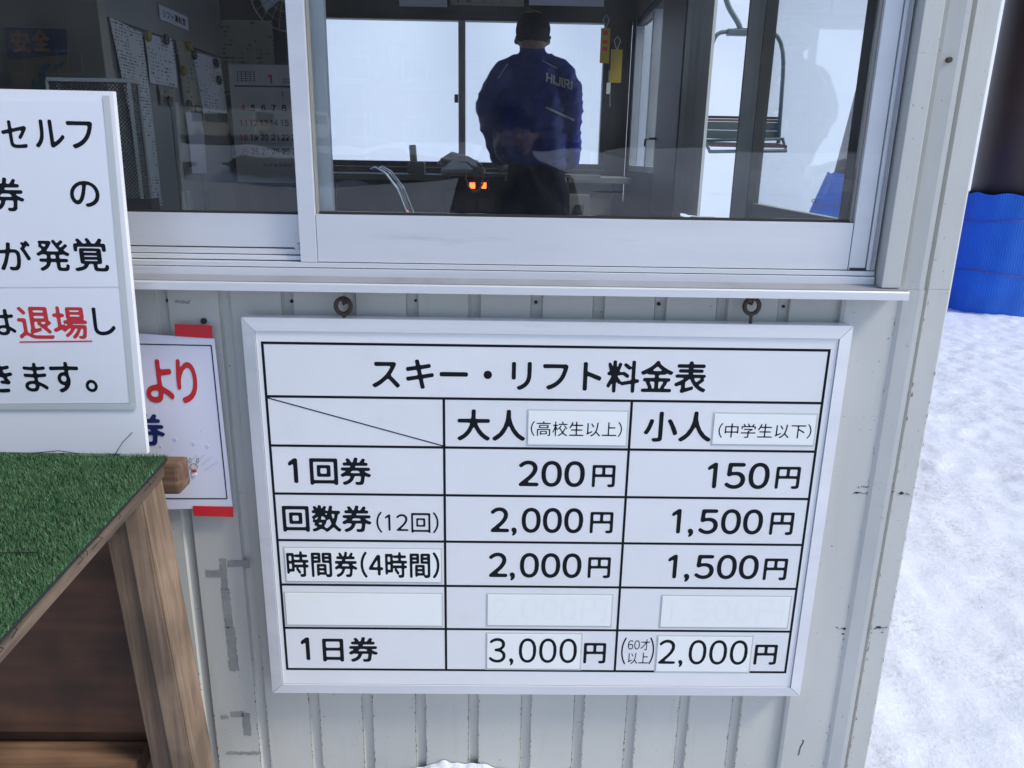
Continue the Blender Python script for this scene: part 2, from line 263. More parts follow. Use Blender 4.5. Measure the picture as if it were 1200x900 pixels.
# ------------------------------------------------------------------ lettering: rounded, thickened outlines
GN = 52; GX0, GX1, GY0, GY1 = -.25, 1.3, -.45, 1.15
_tc = bpy.data.curves.new('glyph', 'FONT'); _tc.fill_mode = 'NONE'; _tc.resolution_u = 5; _to = bpy.data.objects.new('glyph', _tc); COL.objects.link(_to)
_gc = {}
def glyph(ch, bold):
    if (ch, bold) in _gc: return _gc[(ch, bold)]
    full = ch in '0123456789()HIJR'     # full-width forms, so the shapes come from the same typeface as the kanji
    _tc.body = chr(ord(ch)+0xFEE0) if full else ch; bpy.context.view_layer.update()
    dg = bpy.context.evaluated_depsgraph_get(); me = bpy.data.meshes.new_from_object(_to.evaluated_get(dg))
    v = np.array([q.co[:2] for q in me.vertices]); off = (.18 if ch.isdigit() else .58 if ch == '(' else .02 if ch == ')' else {'I': .36}.get(ch, .15)) if full else 0; v[:, 0] -= off; e = np.array([q.vertices[:] for q in me.edges]); bpy.data.meshes.remove(me)
    if ch == '1':
        v = np.array([(.25, 0), (.33, 0), (.33, .735), (.265, .735), (.10, .61), (.10, .53), (.25, .635)]); e = np.array([(i, (i+1) % 7) for i in range(7)])
    W, H = int((GX1-GX0)*GN), int((GY1-GY0)*GN); img = np.zeros((H, W)); SS = 4
    A, Bq = v[e[:, 0]], v[e[:, 1]]; ce = GX0 + np.arange(W+1)/GN
    for j in range(H*SS):
        y = GY0 + (j+.5)/(GN*SS); mk = (A[:, 1] > y) != (Bq[:, 1] > y)
        if not mk.any(): continue
        a, b = A[mk], Bq[mk]; xs = np.sort(a[:, 0] + (y-a[:, 1])*(b[:, 0]-a[:, 0])/(b[:, 1]-a[:, 1]))
        for k in range(0, len(xs)-1, 2):
            c = np.clip(ce, xs[k], xs[k+1]); img[j//SS] += np.diff(c)*GN/SS
    img = np.clip(img, 0, 1)
    r = bold*GN
    if r > 0:
        base = img.copy(); n = int(math.ceil(r))+1
        for dx in range(-n, n+1):
            for dy in range(-n, n+1):
                wgt = min(1, max(0, r+.5-math.hypot(dx, dy)))
                if wgt > 0 and (dx or dy): img = np.maximum(img, wgt*np.roll(np.roll(base, dx, 1), dy, 0))
    k = np.array([.06, .24, .4, .24, .06])
    for ax in (0, 1): img = sum(k[i]*np.roll(img, i-2, ax) for i in range(5))
    # marching squares
    seg = {}; T = .5
    def ip(i0, j0, i1, j1):
        a, b = img[j0, i0], img[j1, i1]; t = (T-a)/(b-a); return (GX0+(i0+.5+(i1-i0)*t)/GN, GY0+(j0+.5+(j1-j0)*t)/GN)
    ins = img > T; cc = ins[:-1, :-1]*1 + ins[:-1, 1:]*2 + ins[1:, 1:]*4 + ins[1:, :-1]*8
    tab = {1: [(3, 0)], 2: [(0, 1)], 3: [(3, 1)], 4: [(1, 2)], 5: [(3, 0), (1, 2)], 6: [(0, 2)], 7: [(3, 2)], 8: [(2, 3)], 9: [(2, 0)], 10: [(0, 1), (2, 3)], 11: [(2, 1)], 12: [(1, 3)], 13: [(1, 0)], 14: [(0, 3)]}
    pt = {}
    for j, i in zip(*np.nonzero((cc > 0) & (cc < 15))):
        ed = {0: ('h', i, j), 1: ('v', i+1, j), 2: ('h', i, j+1), 3: ('v', i, j)}
        for a, b in tab[int(cc[j, i])]:
            seg[ed[a]] = ed[b]
            for q in (ed[a], ed[b]):
                if q not in pt: pt[q] = ip(q[1], q[2], q[1]+1, q[2]) if q[0] == 'h' else ip(q[1], q[2], q[1], q[2]+1)
    loops = []
    while seg:
        s0 = next(iter(seg)); lp = []; q = s0
        while q in seg:
            lp.append(pt[q]); q = seg.pop(q)
        if len(lp) > 5:
            L = [Vector(p) for p in lp]; keep = []
            last = None
            for i, p in enumerate(L):      # drop points while the outline runs straight
                d = L[(i+2) % len(L)]-L[i-2]
                if last is None or d.length < 1e-6 or d.angle(last) > .10 or (p-keep[-1]).length > .3: keep.append(p); last = d
            if len(keep) > 3: loops.append([tuple(p) for p in keep])
    _gc[(ch, bold)] = loops; return loops
def adv(ch):
    if ch == '1': return .54
    if ch in '0123456789': return .64
    if ch in ',': return .30
    if ch in '()': return .40
    if ch == ' ': return .3
    if ch in 'I': return .30
    return .70 if ord(ch) < 256 else 1.0
def text_mesh(s, x0, x1, z0, z1, bold=.02, sp=0.):
    """string fitted to the rectangle; returns mesh in the XZ plane"""
    lp = []; x = 0
    for ch in s:
        if ch != ' ':
            for l in glyph(ch, bold): lp.append([(a+x, b) for a, b in l])
        x += adv(ch)+sp
    A = np.array([p for l in lp for p in l]); mn, mx = A.min(0), A.max(0); sx, sz = (x1-x0)/(mx[0]-mn[0]), (z1-z0)/(mx[1]-mn[1])
    c = bpy.data.curves.new('t', 'CURVE'); c.dimensions = '2D'; c.fill_mode = 'BOTH'
    for l in lp:
        sp_ = c.splines.new('POLY'); sp_.points.add(len(l)-1); sp_.use_cyclic_u = True
        sp_.points.foreach_set('co', np.array([((a-mn[0])*sx, (b-mn[1])*sz, 0, 1) for a, b in l]).ravel())
    o = bpy.data.objects.new('t', c); COL.objects.link(o); bpy.context.view_layer.update()
    me = bpy.data.meshes.new_from_object(o.evaluated_get(bpy.context.evaluated_depsgraph_get())); bpy.data.objects.remove(o); bpy.data.curves.remove(c)
    me.transform(Matrix(((1, 0, 0, x0), (0, 0, -1, 0), (0, 1, 0, z0), (0, 0, 0, 1)))); return me
def text_px(s, x0, y0, x1, y1, Y, m, parent, bold=.02, name='lettering', sp=0., dy=0.):
    xm, ym = (x0+x1)/2, (y0+y1)/2
    a, b, c, d = PY(x0, ym, Y)[0], PY(x1, ym, Y)[0], PY(xm, y1, Y)[2], PY(xm, y0, Y)[2]
    me = text_mesh(s, a, b, c, d, bold, sp); me.materials.clear(); me.materials.append(m); me.name = name
    o = bpy.data.objects.new(name, me); link(o, parent); o.location = (0, Y+dy, 0); return o
def rect_px(x0, y0, x1, y1, Y):
    xm, ym = (x0+x1)/2, (y0+y1)/2
    return PY(x0, ym, Y)[0], PY(x1, ym, Y)[0], PY(xm, y1, Y)[2], PY(xm, y0, Y)[2]

# ------------------------------------------------------------------ the setting: one sheet of snow
def ss(a, b, x): t = np.clip((x-a)/(b-a), 0, 1); return t*t*(3-2*t)
def axis(lo, hi, c0, c1, d, g):
    a = list(np.arange(c0, c1, d)); s = d; x = a[-1]
    while x < hi: s *= g; x += s; a.append(x)
    s = d; x = c0
    while x > lo: s *= g; x -= s; a.insert(0, x)
    return np.array(a)
gx = axis(-420, 420, -1.2, 6.5, .028, 1.13); gy = axis(-420, 420, -1.0, 6.5, .028, 1.13)
GXX, GYY = np.meshgrid(gx, gy); hh = np.zeros_like(GXX)
for k in range(70):          # soft trodden relief
    a = rng.uniform(0, 2*math.pi); f = rng.uniform(2.5, 60); ph = rng.uniform(0, 6.3)
    hh += .0030/(1+f*.08)*np.sin(f*(GXX*math.cos(a)+GYY*math.sin(a))+ph+1.3*np.sin(f*.37*(GYY*math.cos(a*2)-GXX*math.sin(a*2))+ph*2))
for k in range(80):          # trodden dents
    fx, fy, fa = rng.uniform(.9, 6), rng.uniform(-1.2, 6), rng.uniform(0, 3.14); u_ = (GXX-fx)*math.cos(fa)+(GYY-fy)*math.sin(fa); v_ = -(GXX-fx)*math.sin(fa)+(GYY-fy)*math.cos(fa)
    q_ = (u_/.13)**2+(v_/.055)**2; hh -= rng.uniform(.004, .016)*np.exp(-q_**1.5) - .006*np.exp(-(q_-1.8)**2*1.5)
hh *= 1-ss(8, 20, np.hypot(GXX, GYY))
hh += .42*np.clip(GYY-15, 0, 170)*ss(13, 30, GYY) + 1.2*np.sin(GXX*.02+1)*ss(40, 120, GYY)
hh += 2.0*ss(-41, -46, GYY)
for k in range(25):
    a = rng.uniform(0, 2*math.pi); f = rng.uniform(.3, 1.6); ph = rng.uniform(0, 6.3)
    hh += .05/(f+.3)*np.sin(f*(GXX*math.cos(a)+GYY*math.sin(a))+ph)*ss(7, 25, np.hypot(GXX, GYY))
hh -= .02
ny, nx = GXX.shape
me = bpy.data.meshes.new('snow_ground')
vv = np.stack([GXX, GYY, hh], -1).reshape(-1, 3); ii = np.arange(ny*nx).reshape(ny, nx)
ff = np.stack([ii[:-1, :-1], ii[:-1, 1:], ii[1:, 1:], ii[1:, :-1]], -1).reshape(-1, 4)
me.from_pydata(vv.tolist(), [], ff.tolist()); me.materials.append(M['snow']); me.polygons.foreach_set('use_smooth', np.ones(len(ff), bool))
tag(link(bpy.data.objects.new('snow_ground', me)), kind='structure')

def snow_heap(name, x0, x1, y0, y1, ztop, amp, m, nxs=90, nys=26, prof=None, seed=1):
    r = np.random.default_rng(seed); xs = np.linspace(x0, x1, nxs); ys = np.linspace(y0, y1, nys); X, Y = np.meshgrid(xs, ys)
    u = (X-x0)/(x1-x0); v = (Y-y0)/(y1-y0); base = np.sin(np.pi*np.clip(u, 0, 1))**.35*(np.sin(np.pi*np.clip(v, 0, 1))**.8 if prof is None else prof(v))
    Z = ztop*base; L = (x1-x0)
    for k in range(40):
        a = r.uniform(0, 6.3); f = r.uniform(8, 90)/L; Z += amp*base/(1+f*L*.03)*np.sin(f*(X*math.cos(a)+Y*math.sin(a))*1.0+r.uniform(0, 6.3))*r.uniform(.4, 1)
    me = bpy.data.meshes.new(name); i = np.arange(nxs*nys).reshape(nys, nxs)
    me.from_pydata(np.stack([X, Y, Z-.04], -1).reshape(-1, 3).tolist(), [], np.stack([i[:-1, :-1], i[:-1, 1:], i[1:, 1:], i[1:, :-1]], -1).reshape(-1, 4).tolist())
    me.materials.append(m); me.polygons.foreach_set('use_smooth', np.ones(len(me.polygons), bool)); return link(bpy.data.objects.new(name, me))
tag(snow_heap('snow_drift', -.30, .12, -.30, -.002, .139, .003, M['snow2'], 120, 40, prof=lambda v: ss(0, .8, v), seed=3), kind='structure')

# ------------------------------------------------------------------ the ticket booth
booth = thing('ticket_booth', 'white steel-clad ticket booth with sliding windows over its counter ledge', 'booth')
P0 = -.052; PIT = .1245
prof = [(0, 0), (.0025, .009), (.0215, .009), (.024, 0), (.1238, 0), (.1238, .0115), (0, .0115)]
base = MB().extr(prof, .03, 1.262).build('siding_strip', M['siding'], booth)
base.location = (P0-.012+5*PIT, 0, 0)
for k in range(-21, 5):
    o = base.copy(); link(o, booth); o.location.x = P0-.012+k*PIT
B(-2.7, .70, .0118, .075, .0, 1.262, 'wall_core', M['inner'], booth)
# corner trim in three lengths with chipped joints
tp = [(.682, .0), (.682, -.010), (.689, -.013), (.792, -.013), (.800, -.018), (.828, -.022), (.838, -.022), (.841, .010), (.851, .010), (.855, -.004), (.898, -.003), (.9035, .002), (.9045, .06), (.8, .06), (.8, .0)]
def trim(z0, z1, p=tp): return MB().extr(p, z0, z1).build('corner_trim', M['trim'], booth)
trim(.0, 1.2615)
tp2 = [(.736, .0), (.736, -.004), (.792, -.006), (.800, -.012), (.828, -.018), (.838, -.018), (.841, .010), (.851, .010), (.855, -.004), (.898, -.003), (.9035, .002), (.9045, .06), (.8, .06), (.8, .02), (.736, .02)]
MB().extr(tp2, 1.262, 2.6).build('corner_trim', M['trim'], booth)
# small chipped patches at the joints
def chip(x, z, s, y, seed):
    r = random.Random(seed); n = 11; b = MB(); vs = [b.bm.verts.new((x+math.cos(2*math.pi*i/n)*s*r.uniform(.4, 1.3), y, z+math.sin(2*math.pi*i/n)*s*r.uniform(.15, .7))) for i in range(n)]
    f = b.bm.faces.new(vs); g = bmesh.ops.extrude_face_region(b.bm, geom=[f]); bmesh.ops.translate(b.bm, vec=(0, .0006, 0), verts=[v for v in g['geom'] if isinstance(v, bmesh.types.BMVert)])
    return b.build('paint_chip', M['hole'], booth)
for i, (px, py, s, yy) in enumerate([(1004, 577, .004, -.0135), (1019, 578, .006, -.0135), (1015, 571, .003, -.0135), (1041, 575, .004, -.0045), (1057, 578, .007, -.0045), (992, 737, .008, -.0135), (988, 743, .004, -.0135), (1012, 741, .007, -.0045), (1030, 735, .008, -.0045), (1034, 741, .003, -.0045), (1018, 705, .003, -.0045), (941, 868, .003, -.0135), (975, 640, .002, -.0135), (1002, 818, .002, -.0045), (1041, 397, .002, -.0135), (1052, 371, .003, -.0135), (1052, 392, .002, -.0135)]):
    p = PY(px, py, yy); chip(p[0], p[2], s, yy, i)
for i, pts in enumerate([[(1074, 165), (1077, 175), (1078, 180)], [(936, 885), (938, 876), (942, 869)]]):
    MB().tube([PY(a, b, -.0175 if i == 0 else -.0138) for a, b in pts], .0009, 5).build('scratch', M['hole'], booth)
for i, (xa, ya, xb, yb, Y) in enumerate([(1000, 577, 1022, 578, -.0135), (1041, 575.5, 1066, 580, -.0045), (978, 736, 1000, 739, -.0135), (1013, 737, 1040, 736, -.0045), (1003, 571, 1018, 570, -.0135)]):   # hairline cracks in the paint
    r = random.Random(i+20); pts = [PY(xa+(xb-xa)*k/12, ya+(yb-ya)*k/12+r.uniform(-1.4, 1.4), Y) for k in range(13)]
    for k in range(12):
        if r.random() < .72: MB().tube([pts[k], pts[k+1]], r.uniform(.0003, .0009), 4).build('crack', M['hole'], booth)
b = MB()
for k in range(420):          # dirt and chipped paint along the folds
    gi = random.randint(-5, 5); gxp = P0+gi*PIT+random.choice((-.0125, .0125))+random.gauss(0, .0010); z = .08+abs(random.gauss(0, .16)); z = z if z < 1.2 else .2
    h_ = random.uniform(.001, .006); w_ = random.uniform(.0004, .0014); vs = [b.bm.verts.new((gxp+math.cos(a)*w_*random.uniform(.5, 1.4), -.0006, z+math.sin(a)*h_*random.uniform(.5, 1.3))) for a in np.linspace(0, 2*math.pi, 7)[:-1]]; b.bm.faces.new(vs)
for k in range(150):
    z = random.uniform(.08, 1.2)**1.3; xx = random.choice((.8405, .8565, .8975, .793))+random.gauss(0, .0012); yy = -.0228 if xx < .845 and xx > .82 else (-.0138 if xx < .82 else -.0048)
    h_ = random.uniform(.0008, .007); w_ = random.uniform(.0003, .0013); vs = [b.bm.verts.new((xx+math.cos(a)*w_*random.uniform(.5, 1.4), yy, z+math.sin(a)*h_*random.uniform(.5, 1.3))) for a in np.linspace(0, 2*math.pi, 7)[:-1]]; b.bm.faces.new(vs)
tag(b.build('paint_wear', mat('paint_wear', (.24, .21, .16), .8, var=.3, vscale=40), booth), kind='stuff')

# screws under the ledge and on the left
for px, py, r in [(342, 353, .0035), (197, 352, .004), (241, 375, .006), (487, 352, .0028), (628, 354, .0035), (772, 356, .0038), (918, 359, .003), (949, 359, .003), (989, 372, .005), (231, 623, .004), (233, 350, .003)]:
    p = PY(px, py, .008); MB().cyl((p[0], -.001 if py in (375, 372) else .0095, p[2]), (p[0], -.004 if py in (375, 372) else .006, p[2]), r, 10).build('screw', M['rust'] if r > .0045 else M['hole'], booth)
p = PY(1113, 70, -.02); MB().cyl((p[0], -.014, p[2]), (p[0], -.021, p[2]), .005, 12).build('screw', M['rust'], booth)
# tape residue
for a in [(259, 655, 266, 690), (262, 690, 271, 735), (267, 735, 278, 786), (242, 668, 258, 676), (266, 657, 292, 665), (271, 834, 285, 840), (285, 836, 294, 862), (260, 838, 268, 842), (266, 881, 306, 884), (205, 352, 222, 356)]:
    x0, x1, z0, z1 = rect_px(*a, -.001); b = MB(); per = []
    def run(p0, p1, n_):
        for k in range(n_): t = k/n_; per.append((p0[0]+(p1[0]-p0[0])*t+random.gauss(0, .0011), p0[1]+(p1[1]-p0[1])*t+random.gauss(0, .0011)))
    nx_, nz_ = max(2, int((x1-x0)/.005)), max(2, int((z1-z0)/.005)); run((x0, z0), (x1, z0), nx_); run((x1, z0), (x1, z1), nz_); run((x1, z1), (x0, z1), nx_); run((x0, z1), (x0, z0), nz_)
    b.extr(per, -.0012, -.0002, 'y').build('tape_residue', M['residue'], booth)

# ledge and window frame
le_ = MB().extr([(-.004, 1.2745), (-.057, 1.2645), (-.0605, 1.2620), (-.0605, 1.2480), (-.0575, 1.2480), (-.0565, 1.259), (-.004, 1.2615)], -2.7, .788, 'x').build('window_ledge', M['alu'], booth)
MB().extr([(-.0215, 1.2722), (-.0560, 1.2662), (-.0560, 1.2652), (-.0215, 1.2716)], -2.7, .787, 'x').build('worn_top', M['alu_worn'], le_)
fr = B(-2.7, .735, -.0215, .06, 1.264, 1.2870, 'window_frame', M['alu'], booth, .001)
B(-2.7, .735, -.0175, .06, 1.2885, 1.2975, 'frame_lip', M['alu'], fr, .0008)
B(.7185, .7345, -.016, .06, 1.299, 2.24, 'frame_jamb', M['alu'], fr, .001)
B(.7255, .7292, -.021, -.0165, 1.299, 2.24, 'frame_fin', M['alu_dk'], fr)
B(.7380, .7740, -.047, .02, 1.2695, 2.30, 'frame_casing', M['trim'], fr, .0015)
B(-2.7, -.392, .0, .06, 1.2995, 1.3080, 'frame_track', M['alu'], fr, .001)
B(-2.7, -.392, .010, .06, 1.3095, 1.3200, 'frame_track', M['alu'], fr, .001)
B(-2.7, .7345, -.02, .06, 2.24, 2.30, 'frame_header', M['alu'], fr, .001)
B(.686, .716, -.0160, .0, 1.2990, 1.3030, 'frame_gap', M['gasket'], fr)
# right sash, in front
sr = B(-.3575, .6825, -.012, .012, 1.299, 1.3895, 'window_sash', M['alu'], booth, .001)
B(-.391, -.3585, -.013, .013, 1.2985, 2.235, 'stile', M['alu'], sr, .001); B(.6835, .7165, -.013, .013, 1.2985, 2.235, 'stile', M['alu'], sr, .001)
B(-.3575, .6825, -.012, .012, 2.19, 2.235, 'rail', M['alu'], sr, .001)
B(-.3575, -.3525, -.004, .006, 1.3905, 2.19, 'gasket', M['alu_in'], sr); B(.6775, .6825, -.004, .006, 1.3905, 2.19, 'gasket', M['alu_in'], sr); B(-.3525, .6775, -.004, .006, 1.3902, 1.3945, 'gasket', M['gasket'], sr)
B(-.3520, .6770, -.001, .003, 1.3950, 2.189, 'glass_pane', M['glass'], sr)
B(.6825, .6835, -.0118, .0, 1.2995, 1.39, 'joint', M['gasket'], sr)
# left sash, behind
sL = B(-1.50, -.362, .0155, .038, 1.3225, 1.3865, 'window_sash', M['alu'], booth, .001)
B(-.362, -.330, .0155, .038, 1.3225, 2.235, 'stile', M['alu_dk'], sL, .001); B(-1.535, -1.501, .0155, .038, 1.3225, 2.235, 'stile', M['alu'], sL, .001)
B(-1.50, -.362, .021, .032, 1.3870, 1.3905, 'gasket', M['gasket'], sL)
B(-1.4995, -.3625, .0235, .0275, 1.3910, 2.189, 'glass_pane', M['glass'], sL); B(-1.50, -.362, .0155, .038, 2.19, 2.235, 'rail', M['alu'], sL, .001)
MB().cyl((-.397, .004, 1.3275), (-.397, -.010, 1.3275), .006, 10).build('stop_bolt', M['alu_dk'], sL)
B(-2.7, -1.536, .02, .06, 1.3205, 2.24, 'side_panel', M['inner'], booth)
# body of the booth
B(-2.7, .905, -.0, .075, 2.302, 2.9, 'front_header', M['siding'], booth)
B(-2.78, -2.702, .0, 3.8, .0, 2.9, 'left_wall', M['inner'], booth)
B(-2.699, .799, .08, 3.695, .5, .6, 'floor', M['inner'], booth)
B(-2.699, .799, .08, 3.695, 2.62, 2.7, 'ceiling', mat('ceiling_board', (.32, .31, .29), .7), booth)
B(-3.0, 1.15, -.35, 4.05, 2.905, 3.02, 'roof', M['brown'], booth)
# rear wall round its window
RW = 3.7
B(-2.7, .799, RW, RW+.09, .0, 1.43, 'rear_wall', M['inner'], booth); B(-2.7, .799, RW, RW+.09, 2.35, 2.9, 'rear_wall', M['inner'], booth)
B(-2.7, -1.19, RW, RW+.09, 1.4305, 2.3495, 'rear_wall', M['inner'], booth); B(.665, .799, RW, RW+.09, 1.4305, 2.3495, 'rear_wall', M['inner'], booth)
rw = B(-1.188, .663, RW-.01, RW+.06, 1.4315, 1.468, 'rear_window', M['dark'], booth, .002)
B(-1.188, .663, RW-.01, RW+.06, 2.312, 2.3485, 'rail', M['dark'], rw, .002); B(-1.188, -1.15, RW-.01, RW+.06, 1.4685, 2.3115, 'stile', M['alu_in'], rw, .002); B(.628, .663, RW-.01, RW+.06, 1.4685, 2.3115, 'stile', M['dark'], rw, .002)
B(-.287, -.243, RW-.012, RW+.03, 1.4685, 2.3115, 'stile', M['alu_in'], rw, .002); B(-1.149, -.288, RW+.02, RW+.024, 1.469, 2.311, 'glass_pane', M['glass_clear'], rw); B(-.242, .627, RW+.02, RW+.024, 1.469, 2.311, 'glass_pane', M['glass_clear'], rw)
B(-.312, -.288, RW-.03, RW-.012, 1.83, 1.88, 'latch', M['black'], rw, .003)
# right wall
XS = .80
B(XS, .895, .061, 3.79, .0, 1.235, 'right_wall', M['inner'], booth); B(.8955, .9045, .061, 3.79, .0, 1.235, 'side_cladding', M['siding'], booth); B(XS, .9045, .061, 3.79, 2.32, 2.9, 'right_wall', M['inner'], booth)
def post(y0, y1, m, x0=XS, x1=.835, z0=1.2355, z1=2.3195, name='side_post'): return B(x0, x1, y0, y1, z0, z1, name, m, booth, .003)
post(.061, .335, M['dark'], x1=.9); post(2.14, 2.66, M['brown'], .79); post(3.64, 3.698, M['dark'])
B(XS, .9, 2.6605, 3.6395, 1.2355, 1.43, 'right_wall', M['inner'], booth)
def flute(x, y0, y1, nm='side_post', par=booth):
    w_ = y1-y0; return MB().extr([(x+.04, y0), (x+.028, y0), (x+.010, y0+w_*.42), (x, y0+w_*.86), (x+.008, y1), (x+.04, y1)], 1.2756, 2.319).build(nm, M['alu_post'], par)
for a, b, x in ((1.80, 1.885, .800), (1.90, 1.99, .792), (2.005, 2.13, .792)): flute(x, a, b)
sw = B(.83, .855, .37, 1.085, 1.275, 1.368, 'side_window', M['alu_in'], booth, .002)
B(.83, .855, .3355, .3695, 1.275, 2.319, 'stile', M['dark'], sw, .001); flute(.805, 1.095, 1.255, 'stile', sw)
B(.813, .850, 1.0855, 1.0945, 1.2755, 2.319, 'gasket', M['gasket'], sw); B(.813, .842, 1.2555, 1.2745, 1.2755, 2.319, 'gasket', M['dark'], sw)
B(.840, .844, .3705, 1.0845, 1.369, 2.318, 'glass_pane', M['glass_clear'], sw); B(XS, .9, .3355, 1.7995, 1.2358, 1.2745, 'sill', M['alu_dk'], sw, .002)
s2 = B(.81, .86, 2.70, 3.60, 1.4305, 1.465, 'side_window', M['alu_dk'], booth, .002)
B(.81, .86, 2.70, 3.60, 2.285, 2.319, 'rail', M['dark'], s2, .002)
for a, b in ((2.6625, 2.6995), (3.02, 3.06), (3.6005, 3.638)): B(.81, .86, a, b, 1.4305, 2.319, 'stile', M['alu_dk'] if a > 2.7 else M['dark'], s2, .002)
B(.833, .837, 2.70, 3.0195, 1.466, 2.284, 'glass_pane', M['glass_clear'], s2); B(.833, .837, 3.0605, 3.60, 1.466, 2.284, 'glass_pane', M['glass_clear'], s2)
p = PX(765, 163, .79); MB().tube([(.81, p[1]-.08, p[2]), (.76, p[1]-.08, p[2]), (.76, p[1]+.05, p[2]), (.76, p[1]+.06, p[2]-.035)], .006, 6).build('handle', M['black'], s2)
# counter inside the front window
B(-2.69, .79, .082, .42, 1.30, 1.33, 'counter', M['inner'], booth)

# ------------------------------------------------------------------ price board
BY = -.050
pb = thing('price_board', 'white framed lift ticket price board hanging from two eye hooks below the ledge', 'sign', (.095, BY, .343))
def bpart(o): o.parent = pb; o.location = Vector(o.location)-Vector(pb.location); return o
x0, x1, z0, z1 = -.505, .695, .330, 1.193
def bframe(pts): return bpart(MB().hexa(pts).build('frame_bar', M['alu']))
fw, fd = .025, .020
def bar(ax, az, bx, bz, ix, iz, jx, jz):   # mitred bar: outer a-b, inner i-j
    return bframe([(ax, BY+.004, az), (ix, BY, iz), (ax, BY+fd+.016, az), (ix, BY+fd+.016, iz), (bx, BY+.004, bz), (jx, BY, jz), (bx, BY+fd+.016, bz), (jx, BY+fd+.016, jz)])
g = .0006
bar(x0+g, z1, x1-g, z1, x0+fw+g, z1-fw, x1-fw-g, z1-fw); bar(x0+g, z0, x1-g, z0, x0+fw+g, z0+fw, x1-fw-g, z0+fw)
bar(x0, z0+g, x0, z1-g, x0+fw, z0+fw+g, x0+fw, z1-fw-g); bar(x1, z0+g, x1, z1-g, x1-fw, z0+fw+g, x1-fw, z1-fw-g)
FY = BY+.003
bpart(B(x0+fw+.001, x1-fw-.001, FY, FY+.02, z0+fw+.001, z1-fw-.001, 'face_panel', M['board']))
XL, XC1, XC2, XR = -.4673, -.1122, .2670, .6534
ZR = [1.1436, 1.0336, .9284, .8217, .7143, .6078, .5003, .3944, .3433][:]
ZR = [1.1436, 1.0336, .9284, .8217, .7143, .6078, .5003, .3944]
lw = .0052
def line(xa, xb, za, zb): return bpart(B(xa, xb, FY-.0003, FY+.001, za, zb, 'grid_line', M['ink']))
for z in ZR: line(XL-lw/2, XR+lw/2, z-lw/2, z+lw/2)
for a, b in zip(ZR[:-1], ZR[1:]):
    for x in ((XL, XR) if a == ZR[0] else (XL, XC1, XC2, XR)): line(x-lw/2, x+lw/2, b+lw/2+.0001, a-lw/2-.0001)
d = MB(); d.hexa([(XL+.002, FY-.0006, ZR[1]-.002), (XL+.002, FY-.0006, ZR[1]-.0042), (XL+.002, FY+.001, ZR[1]-.002), (XL+.002, FY+.001, ZR[1]-.0042), (XC1-.002, FY-.0006, ZR[2]+.0045), (XC1-.002, FY-.0006, ZR[2]+.0023), (XC1-.002, FY+.001, ZR[2]+.0045), (XC1-.002, FY+.001, ZR[2]+.0023)])
bpart(d.build('diagonal_line', M['ink']))
def stick(a, b, c, d_, rot=0.):
    X0, X1, Z0, Z1 = rect_px(a, b, c, d_, FY)
    bpart(B(X0-.0035, X1+.0035, FY-.0006, FY+.001, Z0-.0045, Z1+.0035, 'tape_edge', M['tape']))
    bpart(B(X0, X1, FY-.0016, FY-.0007, Z0, Z1, 'paper_sticker', M['sticker']))
for q in [(619, 482, 734, 521), (836, 485.5, 954.5, 520.5), (335, 643, 516.5, 681), (335.5, 695.5, 517.5, 732), (571.5, 697, 716, 732.5), (775, 699, 924, 734.5), (571, 743, 680, 783), (770, 746, 879, 786.5)]: stick(*q)
LY = FY-.0003; LS = FY-.0018
def bt(s, a, b, c, d_, bold=.028, m=None, Y=LY, sp=0.):
    o = text_px(s, a, b, c, d_, Y, m or M['ink'], None, bold, sp=sp); bpart(o)
bt('スキー・リフト料金表', 436, 421, 828, 459, .03)
bt('大人', 536, 480, 615.5, 516.5, .032); bt('小人', 755, 482, 834, 518, .032)
bt('(高校生以上)', 622, 494, 729, 511.5, .012, Y=LS); bt('(中学生以下)', 842, 496.5, 951, 513.5, .012, Y=LS)
bt('1', 338, 537, 349, 566, .035); bt('回券', 363, 536, 434.5, 568.5, .033); bt('200', 608, 540, 685.5, 570.5, .028); bt('円', 694, 545, 721, 571, .03)
bt('150', 829, 542, 902, 573, .028); bt('円', 909, 547, 937.5, 573, .03)
bt('回数券', 331, 592, 435, 623.5, .033); bt('(12回)', 441, 600, 514, 624.5, .018); bt('2,000', 575, 595, 683.5, 628, .028); bt('円', 691.5, 600, 718.5, 625, .03)
bt('1,500', 787, 596.5, 894, 629.5, .028); bt('円', 902.5, 600.5, 930, 627, .03)
bt('時間券(4時間)', 336, 646.5, 515, 677, .028, Y=LS, sp=.02); bt('2,000', 573, 648, 681.5, 680.5, .028); bt('円', 689, 653, 715.5, 677.5, .03)
bt('1,500', 782.5, 650, 889, 682, .028); bt('円', 895, 654.5, 922.5, 680, .03)
bt('2,000円', 577, 700, 712, 729, .02, M['ghost'], LS); bt('1,500円', 781, 702, 919, 732, .02, M['ghost'], LS)
bt('1', 353, 747, 363, 773.5, .035); bt('日券', 378, 746.5, 442.5, 775.5, .033); bt('3,000', 573, 748, 676, 780, .018, Y=LS); bt('円', 684, 753.5, 710, 777.5, .03)
bt('(', 728, 747, 733.5, 778.5, .004); bt(')', 761, 747, 766.5, 778.5, .004); bt('60才', 736, 749, 761.5, 762, .012); bt('以上', 736, 764.5, 760, 778, .012)
bt('2,000', 772, 750, 876, 782, .018, Y=LS); bt('円', 884, 755.5, 910.5, 779, .03)
